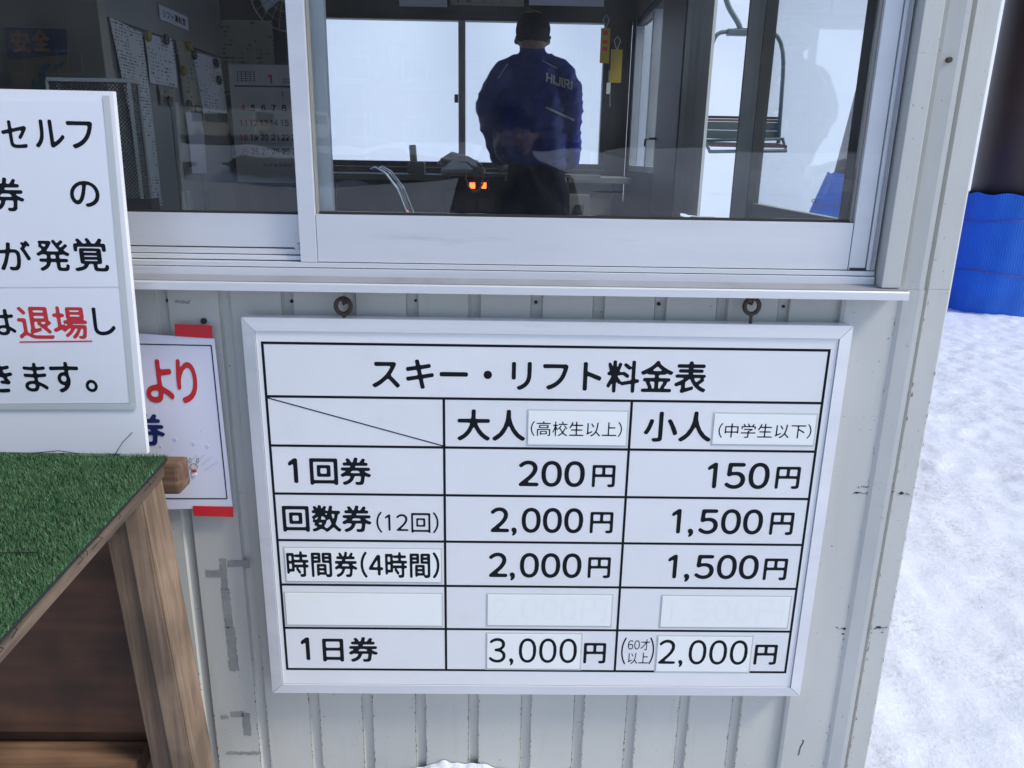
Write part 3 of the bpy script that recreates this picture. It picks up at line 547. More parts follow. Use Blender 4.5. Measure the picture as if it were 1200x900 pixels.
# eye hooks
for px in (402, 881.5):
    p = PY(px, 359, -.035)
    rng_ = [(p[0]+math.cos(t)*.0145, -.033, p[2]+math.sin(t)*.0155) for t in np.linspace(0, 2*math.pi, 20, endpoint=False)]
    h = bpart(MB().tube(rng_, .0045, 10, closed=True).build('eye_hook', M['rust'], smooth=True))
    MB().cyl((p[0], -.033, p[2]-.014), (p[0]+.001, -.033, 1.186), .0034, 8).build('shank', M['rust'], h)
    s_ = MB().tube([(p[0], -.0, p[2]+.002), (p[0], -.03, p[2]+.004), (p[0], -.038, p[2]+.012), (p[0], -.040, p[2]+.018)], .003, 8).build('wall_hook', M['rust'], booth, smooth=True)

# ------------------------------------------------------------------ small poster taped to the wall
po = thing('poster', 'small white winter poster with red lettering taped behind the table', 'poster', (-.65, -.016, .95))
def tp_(o): o.parent = po; o.location = Vector(o.location)-Vector(po.location); return o
PYY = -.016
A = [PY(120, 388, PYY), PY(251, 397, PYY), PY(272.5, 595, PYY), PY(150, 598, PYY)]
def quad(pts, y0, y1, name, m):
    b = MB(); b.hexa([(pts[3][0], y0, pts[3][2]), (pts[0][0], y0, pts[0][2]), (pts[3][0], y1, pts[3][2]), (pts[0][0], y1, pts[0][2]), (pts[2][0], y0, pts[2][2]), (pts[1][0], y0, pts[1][2]), (pts[2][0], y1, pts[2][2]), (pts[1][0], y1, pts[1][2])]); return b.build(name, m)
tp_(quad(A, PYY, PYY+.0015, 'paper_sheet', M['paper']))
def seg_px(a, b, wd, name, m, y=PYY-.0008):
    pa, pb_ = Vector(PY(*a, y)), Vector(PY(*b, y)); d_ = (pb_-pa).normalized(); n_ = Vector((-d_.z, 0, d_.x))*wd/2
    return tp_(quad([pa+n_, pb_+n_, pb_-n_, pa-n_], y, y+.0006, name, m))
seg_px((125, 402.5), (247.5, 405), .002, 'border_line', M['ink']); seg_px((247.5, 405), (266, 584.5), .002, 'border_line', M['ink']); seg_px((266, 584.5), (150, 584), .002, 'border_line', M['ink'])
for q in [[(204.5, 379.5), (248.5, 381.5), (249, 396), (205, 394)], [(226, 593), (273, 594), (273.5, 606), (227, 604.5)]]:
    tp_(quad([PY(*c, PYY-.002) for c in q], PYY-.002, PYY-.001, 'red_tape', M['redtape']))
for s, a in (('よ', (170, 421, 202.5, 472)), ('り', (207, 421, 231, 472.5))): tp_(text_px(s, *a, PYY-.001, M['red'], None, .03))
tp_(text_px('券', 150, 484, 192.5, 522, PYY-.001, M['navy'], None, .035))
for px, py, r in [(205, 515, .004), (227, 520, .004), (243, 523.5, .004), (188, 523, .003), (236, 505, .002)]:
    p = PY(px, py, PYY-.0006); tp_(MB().cyl((p[0], PYY-.0007, p[2]), (p[0], PYY+.0002, p[2]), r, 10).build('snow_dot', M['lightblue']))
for a, b in (((230, 541), (240, 533)), ((236, 545), (249, 535)), ((240, 551), (256, 541)), ((226, 538), (232, 533))): seg_px(a, b, .0022, 'speed_line', M['lightblue'], PYY-.0007)
rb = []
for px, py, rx, rz, m in [(227, 547, .0085, .007, 'ink'), (227, 547, .0075, .006, 'white'), (223, 539.5, .0022, .005, 'ink'), (232, 539.5, .0022, .005, 'ink'), (223, 539.5, .0014, .004, 'white'), (232, 539.5, .0014, .004, 'white'), (227.5, 552, .006, .002, 'red'), (227.5, 556, .005, .004, 'white'), (225, 546, .0009, .0009, 'red'), (229.5, 546, .0009, .0009, 'red')]:
    p = PY(px, py, PYY-.001); n_ = len(rb); b = MB(); b.cyl((0, -.0007-.0002*n_, 0), (0, .0, 0), 1, 12); b.bm.transform(Matrix.Translation((p[0], PYY-.0005, p[2])) @ Matrix.Diagonal((rx, 1, rz, 1))); o = tp_(b.build('rabbit_print', M[m])); rb.append(o)

# ------------------------------------------------------------------ turf-covered table
TT = .925; tr = Matrix.Rotation(R(-3.6), 4, 'Z')
TX, TY = -.652, -.115
tb = thing('wooden_table', 'weathered timber table with a plywood back standing against the booth', 'table', (TX, TY, 0))
SHR = Matrix(((1, -.072, 0, 0), (0, 1, 0, 0), (0, 0, 1, 0), (0, 0, 0, 1)))   # the top is cut a little out of square
# local: +x to the right edge at 0, -y towards the viewer
def tbox(a, b, c, d_, e, f, name, m, bev=.0015, par=tb): return B(a, b, c, d_, e, f, name, M[m], par, bev)
tbox(-1.15, 0, -.78, 0, TT-.032, TT-.006, 'tabletop', 'wood_y').data.transform(SHR)
lg = MB(); lg.hexa([(.0, -.105, -.0), (-.044, -.105, TT-.034), (.0, -.012, -.0), (-.044, -.012, TT-.034), (.047, -.105, 0), (-.004, -.105, TT-.034), (.047, -.012, 0), (-.004, -.012, TT-.034)])
es = list(lg.bm.edges); bmesh.ops.bevel(lg.bm, geom=es, offset=.003, segments=2, affect='EDGES'); lg.build('leg', M['wood'], tb)
l2 = MB(); l2.hexa([(-.042, -.098, -.0), (-.084, -.098, TT-.036), (-.042, -.02, -.0), (-.084, -.02, TT-.036), (-.0015, -.098, 0), (-.0455, -.098, TT-.036), (-.0015, -.02, 0), (-.0455, -.02, TT-.036)]); l2.build('leg', M['wood_dark'], tb)
tbox(-1.1, -.075, -.035, -.018, .31, .80, 'back_panel', 'ply', .001)
tbox(-1.1, -.060, -.016, -.004, .05, .309, 'dark_gap_fill', 'ply', .001)  # added dark sheet standing in for the shaded gap below the back
tbox(-1.1, -.100, -.085, -.045, .80, TT-.034, 'apron', 'ply')
tbox(-.1, -.062, -.118, -.076, TT-.115, TT-.036, 'end_block', 'wood_y', .003)
tbox(-1.1, -.1, -.10, -.02, .225, .275, 'stretcher', 'wood_x', .003)
tbox(-.05, .026, -.012, .045, TT-.072, TT-.012, 'rail_end', 'wood_x', .006)
tbox(-.12, -.045, -.76, -.70, .0, TT-.034, 'leg', 'wood'); tbox(-1.14, -1.06, -.76, -.70, 0, TT-.034, 'leg', 'wood'); tbox(-1.14, -1.06, -.09, -.02, 0, TT-.034, 'leg', 'wood')
for z in (.862, .838): MB().cyl((-.112, -.086, z), (-.112, -.0885, z), .006, 10).build('screw', M['screw'], tb)
# turf mat: a thing that lies on the table
tm = thing('turf_mat', 'green artificial turf mat lying on the wooden table', 'mat', (TX, TY, TT)); B(-1.14, .004, -.785, .002, -.0055, .0035, 'backing', M['turf_back'], tm, .002).data.transform(SHR)
tu = bpy.data.materials.new('turf_blades'); tu.use_nodes = True; n = tu.node_tree.nodes; L = tu.node_tree.links; p = n['Principled BSDF']; p.inputs['Roughness'].default_value = .5
oi = n.new('ShaderNodeAttribute'); oi.attribute_name = 'tone'; cr = n.new('ShaderNodeValToRGB'); e = cr.color_ramp.elements; e[0].color = (.02, .085, .028, 1); e[1].color = (.11, .235, .10, 1); L.new(oi.outputs['Fac'], cr.inputs[0]); L.new(cr.outputs[0], p.inputs['Base Color'])
N = 150000
bx = rng.uniform(-.75, .0, N); by = rng.uniform(-.78, -.0, N); a = rng.uniform(0, 6.283, N); ln = rng.uniform(.006, .0115, N); le = rng.uniform(.15, .8, N); wd = rng.uniform(.0005, .0009, N)
al = a+rng.uniform(-1, 1, N)
edge = rng.random(N) < .02; bx[edge] = rng.uniform(-.004, .006, edge.sum())
bx = bx-.072*by; tx = bx+np.cos(al)*le*ln; ty = by+np.sin(al)*le*ln; tz = ln*np.sqrt(np.clip(1-le**2*.7, .1, 1))+.003
V = np.stack([np.stack([bx-np.sin(a)*wd, by+np.cos(a)*wd, np.full(N, .003)], -1), np.stack([bx+np.sin(a)*wd, by-np.cos(a)*wd, np.full(N, .003)], -1), np.stack([tx, ty, tz], -1)], 1).reshape(-1, 3)
me = bpy.data.meshes.new('turf_blades'); me.vertices.add(3*N); me.vertices.foreach_set('co', V.ravel()); me.loops.add(3*N); me.loops.foreach_set('vertex_index', np.arange(3*N)); me.polygons.add(N); me.polygons.foreach_set('loop_start', np.arange(0, 3*N, 3))
try: me.polygons.foreach_set('loop_total', np.full(N, 3))
except Exception: pass
at = me.attributes.new('tone', 'FLOAT', 'FACE'); at.data.foreach_set('value', np.clip(rng.normal(.45, .27, N)+.13*np.sin(bx*31+np.sin(by*23)*1.5)*np.cos(by*27), 0, 1)); me.update(calc_edges=True); me.materials.append(tu)
tag(link(bpy.data.objects.new('turf_blades', me), tm), kind='stuff')
for k in range(9):     # frayed black strands on the cut edge
    y = rng.uniform(-.75, -.02); MB().tube([(.001-.072*y, y, -.002), (.006-.072*y+rng.uniform(0, .006), y+rng.uniform(-.01, .01), -.006), (.004-.072*y, y+rng.uniform(-.02, .02), -.014)], .0006, 4).build('frayed_strand', M['turf_back'], tm)
for pts in ([(-.62, -.36, .012), (-.45, -.40, .013), (-.25, -.385, .012), (-.12, -.40, .012), (-.02, -.39, .01)], [(-.09, -.012, .012), (-.075, -.008, .035), (-.055, -.004, .055)], [(-.25, -.01, .012), (-.2, -.008, .017), (-.16, -.01, .012)]):
    MB().tube(pts, .0008, 5).build('loose_thread', M['turf_back'], tm)

# ------------------------------------------------------------------ big notice board standing on the table
SY = -.112
nb = thing('notice_board', 'large white board with black and red Japanese notice standing on the turf', 'sign', (-1.0, SY+.02, TT+.01))
def np_(o): o.parent = nb; o.location = Vector(o.location)-Vector(nb.location); return o
xr0 = PY(172, 530, SY)[0]; xr1 = PY(132, 107, SY)[0]; zt = PY(132, 107, SY)[2]
np_(quad([(-1.75, 0, zt+.003), (xr1, 0, zt), (xr0, 0, TT+.008), (-1.75, 0, TT+.008)], SY, SY+.012, 'panel', M['sign']))
SH = SY-.0012
def sq(pts, name, m, y=SH, t=.0008): return np_(quad([PY(*c, y) for c in pts], y, y+t, name, m))
sq([(-160, 119), (120, 118), (142, 336), (-160, 337)], 'printed_sheet', M['sheet']); sq([(-160, 338.5), (142, 338.5), (152, 472), (-160, 474)], 'printed_sheet', M['sheet'])
sq([(120, 112), (128, 112), (160, 478), (152.5, 478)], 'tape_strip', M['tape'], SH-.0008, .0006); sq([(-160, 473.5), (158, 473.5), (158.5, 480), (-160, 480)], 'tape_strip', M['tape'], SH-.0016, .0006)
LY2 = SH-.0003
for s, a, m in [('セ', (2, 141, 31.5, 173.5), 'ink'), ('ル', (40, 140, 75, 173), 'ink'), ('フ', (79, 142, 109.5, 174), 'ink'),
                ('券', (-13, 208, 27.5, 247.5), 'ink'), ('の', (82, 212, 116.5, 242.5), 'ink'),
                ('が', (-2, 282, 36.5, 317), 'ink'), ('発', (43, 281, 81.5, 317.5), 'ink'), ('覚', (86, 279, 126, 318), 'ink'),
                ('は', (-16, 362, 17.5, 393), 'ink'), ('退', (20.5, 359.5, 61.5, 397), 'red'), ('場', (62, 359, 102, 397), 'red'), ('し', (109, 360.5, 134.5, 393), 'ink'),
                ('き', (-17, 425, 15, 460), 'ink'), ('ま', (28, 425, 55, 459), 'ink'), ('す', (59, 424, 93, 460), 'ink'), ('。', (100.5, 445, 114.5, 459.5), 'ink')]:
    np_(text_px(s, *a, LY2, M[m], None, .026))
sq([(23, 400), (108, 399), (108, 400.6), (23, 401.6)], 'underline', M['red'], LY2-.0002, .0008)


# ------------------------------------------------------------------ the worker inside
def voxel_body(name, parts, m, parent, vox=.012, smooth=6):
    """parts: chains of (point, radius) swept with overlapping balls and fused into one continuous surface"""
    b = bmesh.new()
    for ch in parts:
        sc = (1, 1, 1)
        if isinstance(ch, tuple): ch, sc = ch
        pts = [(Vector(p), r) for p, r in ch]
        for i in range(len(pts)-1):
            (a, ra), (c, rc) = pts[i], pts[i+1]; n = max(2, int((c-a).length/(min(ra, rc)*.28)))
            for k in range(n+1):
                t = k/n; q = a.lerp(c, t); r = ra+(rc-ra)*t
                bmesh.ops.create_icosphere(b, subdivisions=2, radius=1, matrix=Matrix.Translation(q) @ Matrix.Diagonal((r*sc[0], r*sc[1], r*sc[2], 1)))
    me = bpy.data.meshes.new(name); b.to_mesh(me); b.free(); me.materials.append(m)
    o = bpy.data.objects.new(name, me); link(o)
    r = o.modifiers.new('r', 'REMESH'); r.mode = 'VOXEL'; r.voxel_size = vox; r.use_smooth_shade = True
    s = o.modifiers.new('s', 'SMOOTH'); s.iterations = smooth; s.factor = .5
    bpy.context.view_layer.update()
    m2 = bpy.data.meshes.new_from_object(o.evaluated_get(bpy.context.evaluated_depsgraph_get())); m2.name = name
    o.modifiers.clear(); o.data = m2; m2.materials.clear(); m2.materials.append(m)
    for p in m2.polygons: p.use_smooth = True
    if parent is not None: o.parent = parent
    return o
WY = 2.9; FZ = .6
wk = thing('person', 'person in a navy and blue jacket and dark cap standing with back to the window', 'person', (.17, WY, FZ))
def W(x, z, y=0.): return (x-.17, y, z-FZ)
# bare body: head, neck, trunk, arms with hands, legs with feet: one surface
body = voxel_body('body', [
    ([(W(.150, 2.115, .0), .088), (W(.150, 2.150, -.005), .090)], (.92, 1.08, 1.1)), ([(W(.15, 2.06, .03), .062), (W(.15, 2.05, .04), .055)]), ([(W(.155, 2.07), .058), (W(.16, 1.98), .062)]),
    [(W(.15, 2.105, .10), .012), (W(.15, 2.09, .112), .016)],                                           # nose
    [(W(.063, 2.10, .01), .014), (W(.064, 2.085, .01), .011)], [(W(.237, 2.10, .01), .014), (W(.236, 2.085, .01), .011)],   # ears
    ([(W(.16, 1.88), .11), (W(.17, 1.75), .13), (W(.18, 1.5), .13), (W(.18, 1.40), .14)], (1.15, .75, 1)),
    [(W(.03, 1.90), .05), (W(-.06, 1.74, .05), .04), (W(-.03, 1.54, .17), .035), (W(-.01, 1.47, .28), .03)],
    [(W(.30, 1.90), .05), (W(.352, 1.70, .05), .04), (W(.37, 1.52, .14), .035), (W(.33, 1.46, .27), .03)],
    [(W(.09, 1.36), .085), (W(.05, 1.02), .06), (W(.03, .70), .045)], [(W(.28, 1.36), .085), (W(.31, 1.02), .06), (W(.33, .70), .045)],
    [(W(-.01, 1.47, .28), .032), (W(-.005, 1.46, .33), .034)], [(W(.33, 1.46, .27), .032), (W(.325, 1.45, .32), .034)],
    ] + [[(W(-.03+.018*i, 1.46, .345), .0095), (W(-.03+.018*i, 1.452-.003*abs(i-1.5), .385), .0088), (W(-.03+.018*i, 1.435, .405-.004*abs(i-1.3)), .008)] for i in range(4)]
      + [[(W(.30+.018*i, 1.45, .335), .0095), (W(.30+.018*i, 1.442-.003*abs(i-1.5), .375), .0088), (W(.30+.018*i, 1.425, .395-.004*abs(i-1.3)), .008)] for i in range(4)]
      + [[(W(.025, 1.455, .315), .011), (W(.045, 1.447, .345), .0095)], [(W(.295, 1.445, .305), .011), (W(.275, 1.437, .335), .0095)]], M['skin'], wk, .009, 3)
jk = voxel_body('jacket', [
    ([(W(.152, 2.062, .0), .066), (W(.155, 2.02, .0), .074), (W(.16, 1.98, .0), .09)], (1.05, .95, 1)),                                # collar
    ([(W(.16, 1.93), .145), (W(.165, 1.80), .158), (W(.175, 1.66), .158), (W(.19, 1.54), .154), (W(.195, 1.50), .156)], (1.05, .78, .55)),
    ([(W(.195, 1.475), .158), (W(.195, 1.455), .150)], (1.08, .80, .30)),
    [(W(.12, 1.985), .055), (W(.06, 1.965), .062), (W(.005, 1.925), .075), (W(-.045, 1.84, .01), .085), (W(-.078, 1.76, .03), .078), (W(-.062, 1.68, .07), .074), (W(-.03, 1.58, .14), .068), (W(-.012, 1.50, .22), .056)],
    [(W(.20, 1.985), .055), (W(.27, 1.965), .064), (W(.315, 1.925), .074), (W(.345, 1.85, .01), .082), (W(.362, 1.76, .02), .076), (W(.360, 1.66, .05), .074), (W(.375, 1.56, .10), .070), (W(.385, 1.50, .14), .062), (W(.36, 1.47, .22), .05)],
    # soft folds of the padded shell
[(W(.04, 1.78, -.01), .10), (W(.045, 1.55, .02), .10)], [(W(.02, 1.70, -.09), .016), (W(.10, 1.76, -.11), .018)]], M['jacket'], wk, .011, 6)
for v in jk.data.vertices:      # creases in the padded shell
    p = v.co; f = (1-abs(mnoise.noise(Vector((p.x*5+p.z*3, p.y*3, p.z*13-p.x*8)))))**5*.010+mnoise.noise(p*22)*.003
    v.co = p+v.normal*(f-.004)
jk.data.update()
# piping, hem band, reflective tape and lettering laid on the cloth
bvh = BVHTree.FromObject(jk, bpy.context.evaluated_depsgraph_get())
def drape(o, off=.002):
    me = o.data
    for v in me.vertices:
        hs = [bvh.ray_cast(Vector((v.co.x+a, -1, v.co.z+b)), Vector((0, 1, 0)))[0] for a in (-.02, -.01, 0, .01, .02) for b in (-.02, 0, .02)]
        hs = [h.y for h in hs if h is not None]
        if hs: v.co.y = sum(hs)/len(hs)-off
    return o
LET = {'H': [((0, 0), (0, 1)), ((.62, 0), (.62, 1)), ((0, .5), (.62, .5))], 'I': [((0, 0), (0, 1))], 'J': [((0, .22), (.06, .02), (.38, .02), (.46, .2), (.46, 1))],
       'R': [((0, 0), (0, 1)), ((0, .96), (.45, .96), (.56, .82), (.56, .62), (.45, .5), (0, .5)), ((.3, .5), (.6, 0))]}
ux = 0.
for ch_ in 'HIJIRI':
    b = bmesh.new(); hw = .012/.052/2*1.0
    for k_, st_ in enumerate(LET[ch_]):
        for (a0, b0), (a1, b1) in zip(st_[:-1], st_[1:]):
            p0, p1 = Vector((a0+ux, b0)), Vector((a1+ux, b1)); d_ = (p1-p0).normalized(); nn = Vector((-d_.y, d_.x))*.12; p0 = p0-d_*.06; p1 = p1+d_*.06; row = []
            for q in range(7):
                c_q = p0.lerp(p1, q/6)
                row.append([b.verts.new((c_q.x+sg*nn.x, 0, c_q.y+sg*nn.y)) for sg in (-1, 1)])
            for r0, r1 in zip(row[:-1], row[1:]): b.faces.new((r0[0], r0[1], r1[1], r1[0]))
    ux += {'H': .95, 'I': .34, 'J': .78, 'R': .92}[ch_]
    me = bpy.data.meshes.new('letter'); b.to_mesh(me); b.free(); me.materials.append(M['white'])
    k_ = .040; me.transform(Matrix(((k_, 0, k_*.05, .226-.17), (0, 1, 0, 0), (-k_*.26, 0, k_, 1.888-FZ), (0, 0, 0, 1)))); lo = bpy.data.objects.new('letter', me); link(lo, wk); drape(lo, .007)
def strip_on(pts, wd, name, m, thick=.003):
    P = [Vector(p) for p in pts]; Q = []
    for i in range(len(P)-1):
        for k in range(10): Q.append(P[i].lerp(P[i+1], k/10))
    Q.append(P[-1]); b = bmesh.new(); rows = []
    for i, q in enumerate(Q):
        t = (Q[min(i+1, len(Q)-1)]-Q[max(i-1, 0)]).normalized(); n_ = Vector((-t.z, 0, t.x))*wd/2; rows.append([b.verts.new(q+n_), b.verts.new(q-n_)])
    for a_, c_ in zip(rows[:-1], rows[1:]): b.faces.new((a_[0], a_[1], c_[1], c_[0]))
    me = bpy.data.meshes.new(name); b.to_mesh(me); b.free(); me.materials.append(m); o = bpy.data.objects.new(name, me); link(o, wk); return drape(o, thick+.009)
strip_on([W(.224, 1.758), W(.385, 1.700)], .011, 'reflective_tape', M['white'])
strip_on([W(.02, 1.975), W(-.03, 1.90)], .005, 'piping', M['lightblue']); strip_on([W(.20, 1.99), W(.28, 1.955)], .004, 'piping', M['lightblue'])
tro = voxel_body('trousers', [([(W(.185, 1.44), .150), (W(.185, 1.36), .160), (W(.185, 1.28), .150)], (1.12, .8, .7)), [(W(.095, 1.32), .105), (W(.045, 1.14), .092), (W(.02, .95), .075), (W(.01, .68), .068)], [(W(.275, 1.32), .105), (W(.300, 1.14), .092), (W(.325, .95), .075), (W(.335, .68), .068)]], M['trousers'], wk, .012, 5)
voxel_body('boots', [[(W(.01, .66), .055), (W(.01, .64, .02), .05), (W(-.01, .64, .15), .042)]], M['black'], wk, .012, 2); voxel_body('boots', [[(W(.335, .66), .055), (W(.335, .64, .02), .05), (W(.355, .64, .15), .042)]], M['black'], wk, .012, 2)
cp = voxel_body('knit_cap', [([(W(.151, 2.140, -.004), .098), (W(.151, 2.152, -.006), .098)], (.98, 1.1, .92)), ([(W(.151, 2.128, .06), .06), (W(.151, 2.122, .11), .045)], (1.1, 1, .25))], M['cap'], wk, .008, 4)
MB().tube([W(.153+math.cos(t)*.088, 2.112, -.004+math.sin(t)*.098) for t in np.linspace(0, 2*math.pi, 32, endpoint=False)], .0075, 8, closed=True).build('cap_band', M['cap'], wk, smooth=True)
for dx in (-.032, .032): MB().ball(W(.15+dx, 2.105, .088), .009, (1, .6, .6)).build('eye', M['white'], wk, smooth=True)
MB().tube([W(.128, 2.058, .094), W(.15, 2.054, .099), W(.172, 2.058, .094)], .004, 6).build('mouth', M['redwood'], wk, smooth=True)

# ------------------------------------------------------------------ desk and things in the back
def rb_(a, b, c, d_, Y): return rect_px(a, b, c, d_, Y)
dk = thing('control_desk', 'grey lift control desk with two lit orange buttons under the rear window', 'desk', (.1, 3.45, FZ))
def dp(x0, x1, y0, y1, z0, z1, name, m, bev=.003, par=None):
    if par is None: return B(x0-.1, x1-.1, y0-3.45, y1-3.45, z0-FZ, z1-FZ, name, m, dk, bev)
    return B(x0-.1, x1-.1, y0-3.45, y1-3.45, z0-FZ, z1-FZ, name, m, par, bev)
dp(-1.15, .78, 3.22, 3.69, 1.36, 1.395, 'desk_top', M['cab']); dp(-.34, .66, 3.26, 3.68, FZ, 1.3595, 'cabinet_body', M['cab']); dp(-1.12, -1.08, 3.26, 3.66, FZ, 1.3595, 'leg', M['cab'])
X0, X1, Z0, Z1 = rb_(528, 209, 606, 222, 3.1); dp(X0, X1+.3, 3.1, 3.2595, Z0, Z1+.01, 'button_panel', M['black']); cpn = dp(X0-.02, X1+.32, 3.05, 3.2595, Z1+.0105, Z1+.03, 'panel_lip', M['cab'])
lit = emit_mat('lit_orange', (1., .13, .03), 2.2)
for px in (553.5, 567.5): X0, X1, Z0, Z1 = rb_(px-3.2, 214, px+3.2, 221, 3.09); dp(X0, X1, 3.09, 3.0995, Z0, Z1, 'lit_button', lit, .001)
for a in ((532, 234, 556, 248), (560, 234, 580, 248)): X0, X1, Z0, Z1 = rb_(*a, 3.2); dp(X0, X1, 3.2, 3.2595, Z0, Z1, 'drawer_face', M['grey'])
X0, X1, Z0, Z1 = rb_(666, 228, 690, 254, 3.1); dp(X0, X1, 3.1, 3.2595, Z0, Z1, 'relay_box', M['grey']); X0, X1, Z0, Z1 = rb_(674, 240, 684, 251, 3.09); dp(X0, X1, 3.09, 3.0995, Z0, Z1, 'socket', M['black'])
X0, X1, Z0, Z1 = rb_(672, 205, 704, 212, 3.12); dp(X0, X1, 3.12, 3.2, Z0, Z1, 'switch_box', M['grey'])
dp(-.088, -.082, 2.80, 3.099, 1.325, 1.372, 'glow_blocker', M['black'])  # added fin that keeps the button glow off the side glass
# telephone
ph = thing('telephone', 'beige desk telephone with a looped cord beside the worker', 'telephone', (-.2, 3.12, 1.396))
X0, X1, Z0, Z1 = rb_(516, 187, 562, 206, 3.1)
b = MB(); b.hexa([(X0+.2, -.03, .0), (X0+.2, -.03, .03), (X0+.2, .16, .0), (X0+.23, .16, .10), (X1+.2, -.03, .0), (X1+.2, -.03, .03), (X1+.2, .16, .0), (X1+.19, .16, .09)]); bmesh.ops.bevel(b.bm, geom=list(b.bm.edges), offset=.008, segments=3, affect='EDGES'); b.build('base_unit', M['beige'], ph)
pa = [PY(518, 190, 3.08), PY(530, 183, 3.08), PY(548, 187, 3.08), PY(563, 198, 3.08)]
MB().tube([Vector(p)-Vector(ph.location) for p in pa], [.022, .026, .020, .028], 10).build('handset', M['beige'], ph, smooth=True)
for q in (pa[0], pa[3]): MB().ball(Vector(q)-Vector(ph.location)+Vector((0, .01, -.008)), .030, (1, 1, .7)).build('earpiece', M['beige'], ph, smooth=True)
cdp = [PY(*q, 3.05) for q in ((546, 198), (546, 208), (549, 219), (555, 225), (561, 224), (566, 214), (567, 204), (564, 199))]; c_ = []
for i in range(len(cdp)-1):
    for k in range(5): c_.append(Vector(cdp[i]).lerp(Vector(cdp[i+1]), k/5))
MB().tube([p-Vector(ph.location)+Vector((math.sin(i*1.9)*.002, math.cos(i*1.9)*.003, 0)) for i, p in enumerate(c_)], .0055, 8).build('cord', M['beige'], ph, smooth=True)
rc = thing('radio_handset', 'small grey upright radio handset standing in its cradle left of the telephone', 'handset', (-.55, 3.3, 1.396))
X0, X1, Z0, Z1 = rb_(482, 170, 490, 197, 3.3); b = MB(); b.box(X0+.55, X1+.55, -.02, .01, .05, Z1-1.396, .006); b.bm.transform(Matrix.Rotation(R(-4), 4, 'Y')); b.build('handset', M['beige'], rc)
B(X0+.53, X1+.59, -.03, .04, .0, .07, 'cradle', M['grey'], rc, .006)

# yellow tags on the corner post
for i, (px, y0, y1, w_, m, lab) in enumerate([(709, 33, 74, 9, 'yellow', 'yellow hanging tag with red marks on the dark corner post'), (722, 58, 97, 11, 'yellow', 'plain yellow card pinned lower on the corner post')]):
    X0, X1, Z0, Z1 = rb_(px-w_*.6, y0, px+w_*.6, y1, 3.6)
    t = thing('yellow_tag', lab, 'tag', ((X0+X1)/2, 3.6, Z0), 'yellow tags on the corner post'); B(-(X1-X0)/2, (X1-X0)/2, -.002, .002, 0, Z1-Z0, 'card', M['yellow'], t)
    MB().tube([(0, 0, Z1-Z0-.005), (.02, 0, Z1-Z0+.05), (0, 0, Z1-Z0+.075), (-.02, 0, Z1-Z0+.05), (0, 0, Z1-Z0-.005)], .003, 6).build('string', M['alu_in'], t)
    if i == 0:
        for z in (.07, .11, .16): B(-.015, .015, -.004, -.0022, z, z+.022, 'red_mark', M['calred'], t)
kt = thing('key_tag', 'small white key tag hanging under the yellow tag', 'key tag', tuple(PY(713, 103, 3.55))); B(-.012, .012, -.003, .003, -.035, .03, 'label_card', M['white'], kt, .001); MB().tube([(0, 0, .03), (0, 0, .10)], .003, 6).build('string', M['alu_in'], kt); MB().tube([(.01, 0, -.03), (.014, 0, -.11)], .004, 6).build('key', M['screw'], kt)
# notices above the rear window
for a, m, lab in [((468, -12, 524, 8), 'paper', 'plain pale notice above the left rear pane'), ((528, -12, 614, 7), 'old_paper', 'yellowish printed notice above the rear window centre'), ((620, -12, 708, 7), 'paper', 'pale wide notice above the right rear pane')]:
    X0, X1, Z0, Z1 = rb_(*a, 3.69); o = B(X0, X1, 3.684, 3.688, Z0, Z1, 'notice', M[m]); tag(o, lab, 'notice', 'notices above the rear window')

# ------------------------------------------------------------------ cabinet and papers at the left
CX = -1.75
cb = thing('control_cabinet', 'grey steel electrical cabinet covered in papers and magnets at the left', 'cabinet', (CX, 2.8, FZ))
B(-.45, 0, -.62, .88, 0, 1.46, 'lower_body', M['cab'], cb, .004); B(-.45, 0, -.62, .88, 1.466, 1.80, 'upper_body', M['cab'], cb, .004)
for y in (-.02, .33): B(.0005, .003, y, y+.004, .1, 1.45, 'door_gap', M['black'], cb)
B(-.47, .012, -.70, -.625, 0, 1.85, 'corner_column', M['alu_in'], cb, .004)
B(-.44, .001, .8805, .885, 0, 1.8, 'rear_edge', M['dark'], cb)
p = PX(186, 15, CX); 
pl = thing('name_plate', 'white printed name plate on the upper part of the grey cabinet', 'plate', (CX+.006, p[1], PX(200, 20, CX)[2])); ya, yb = PX(185, 12, CX)[1], PX(218, 20, CX)[1]
B(-.002, .002, ya-p[1], yb-p[1], -.035, .035, 'plate', M['paper'], pl)
me = text_mesh('リフト運転室', 0, (yb-ya)*.8, -.018, .018, .03); me.transform(Matrix.Rotation(R(90), 4, 'Z')); me.materials.clear(); me.materials.append(M['ink']); o = bpy.data.objects.new('lettering', me); link(o, pl); o.location = (.003, ya-p[1]+(yb-ya)*.1, 0)
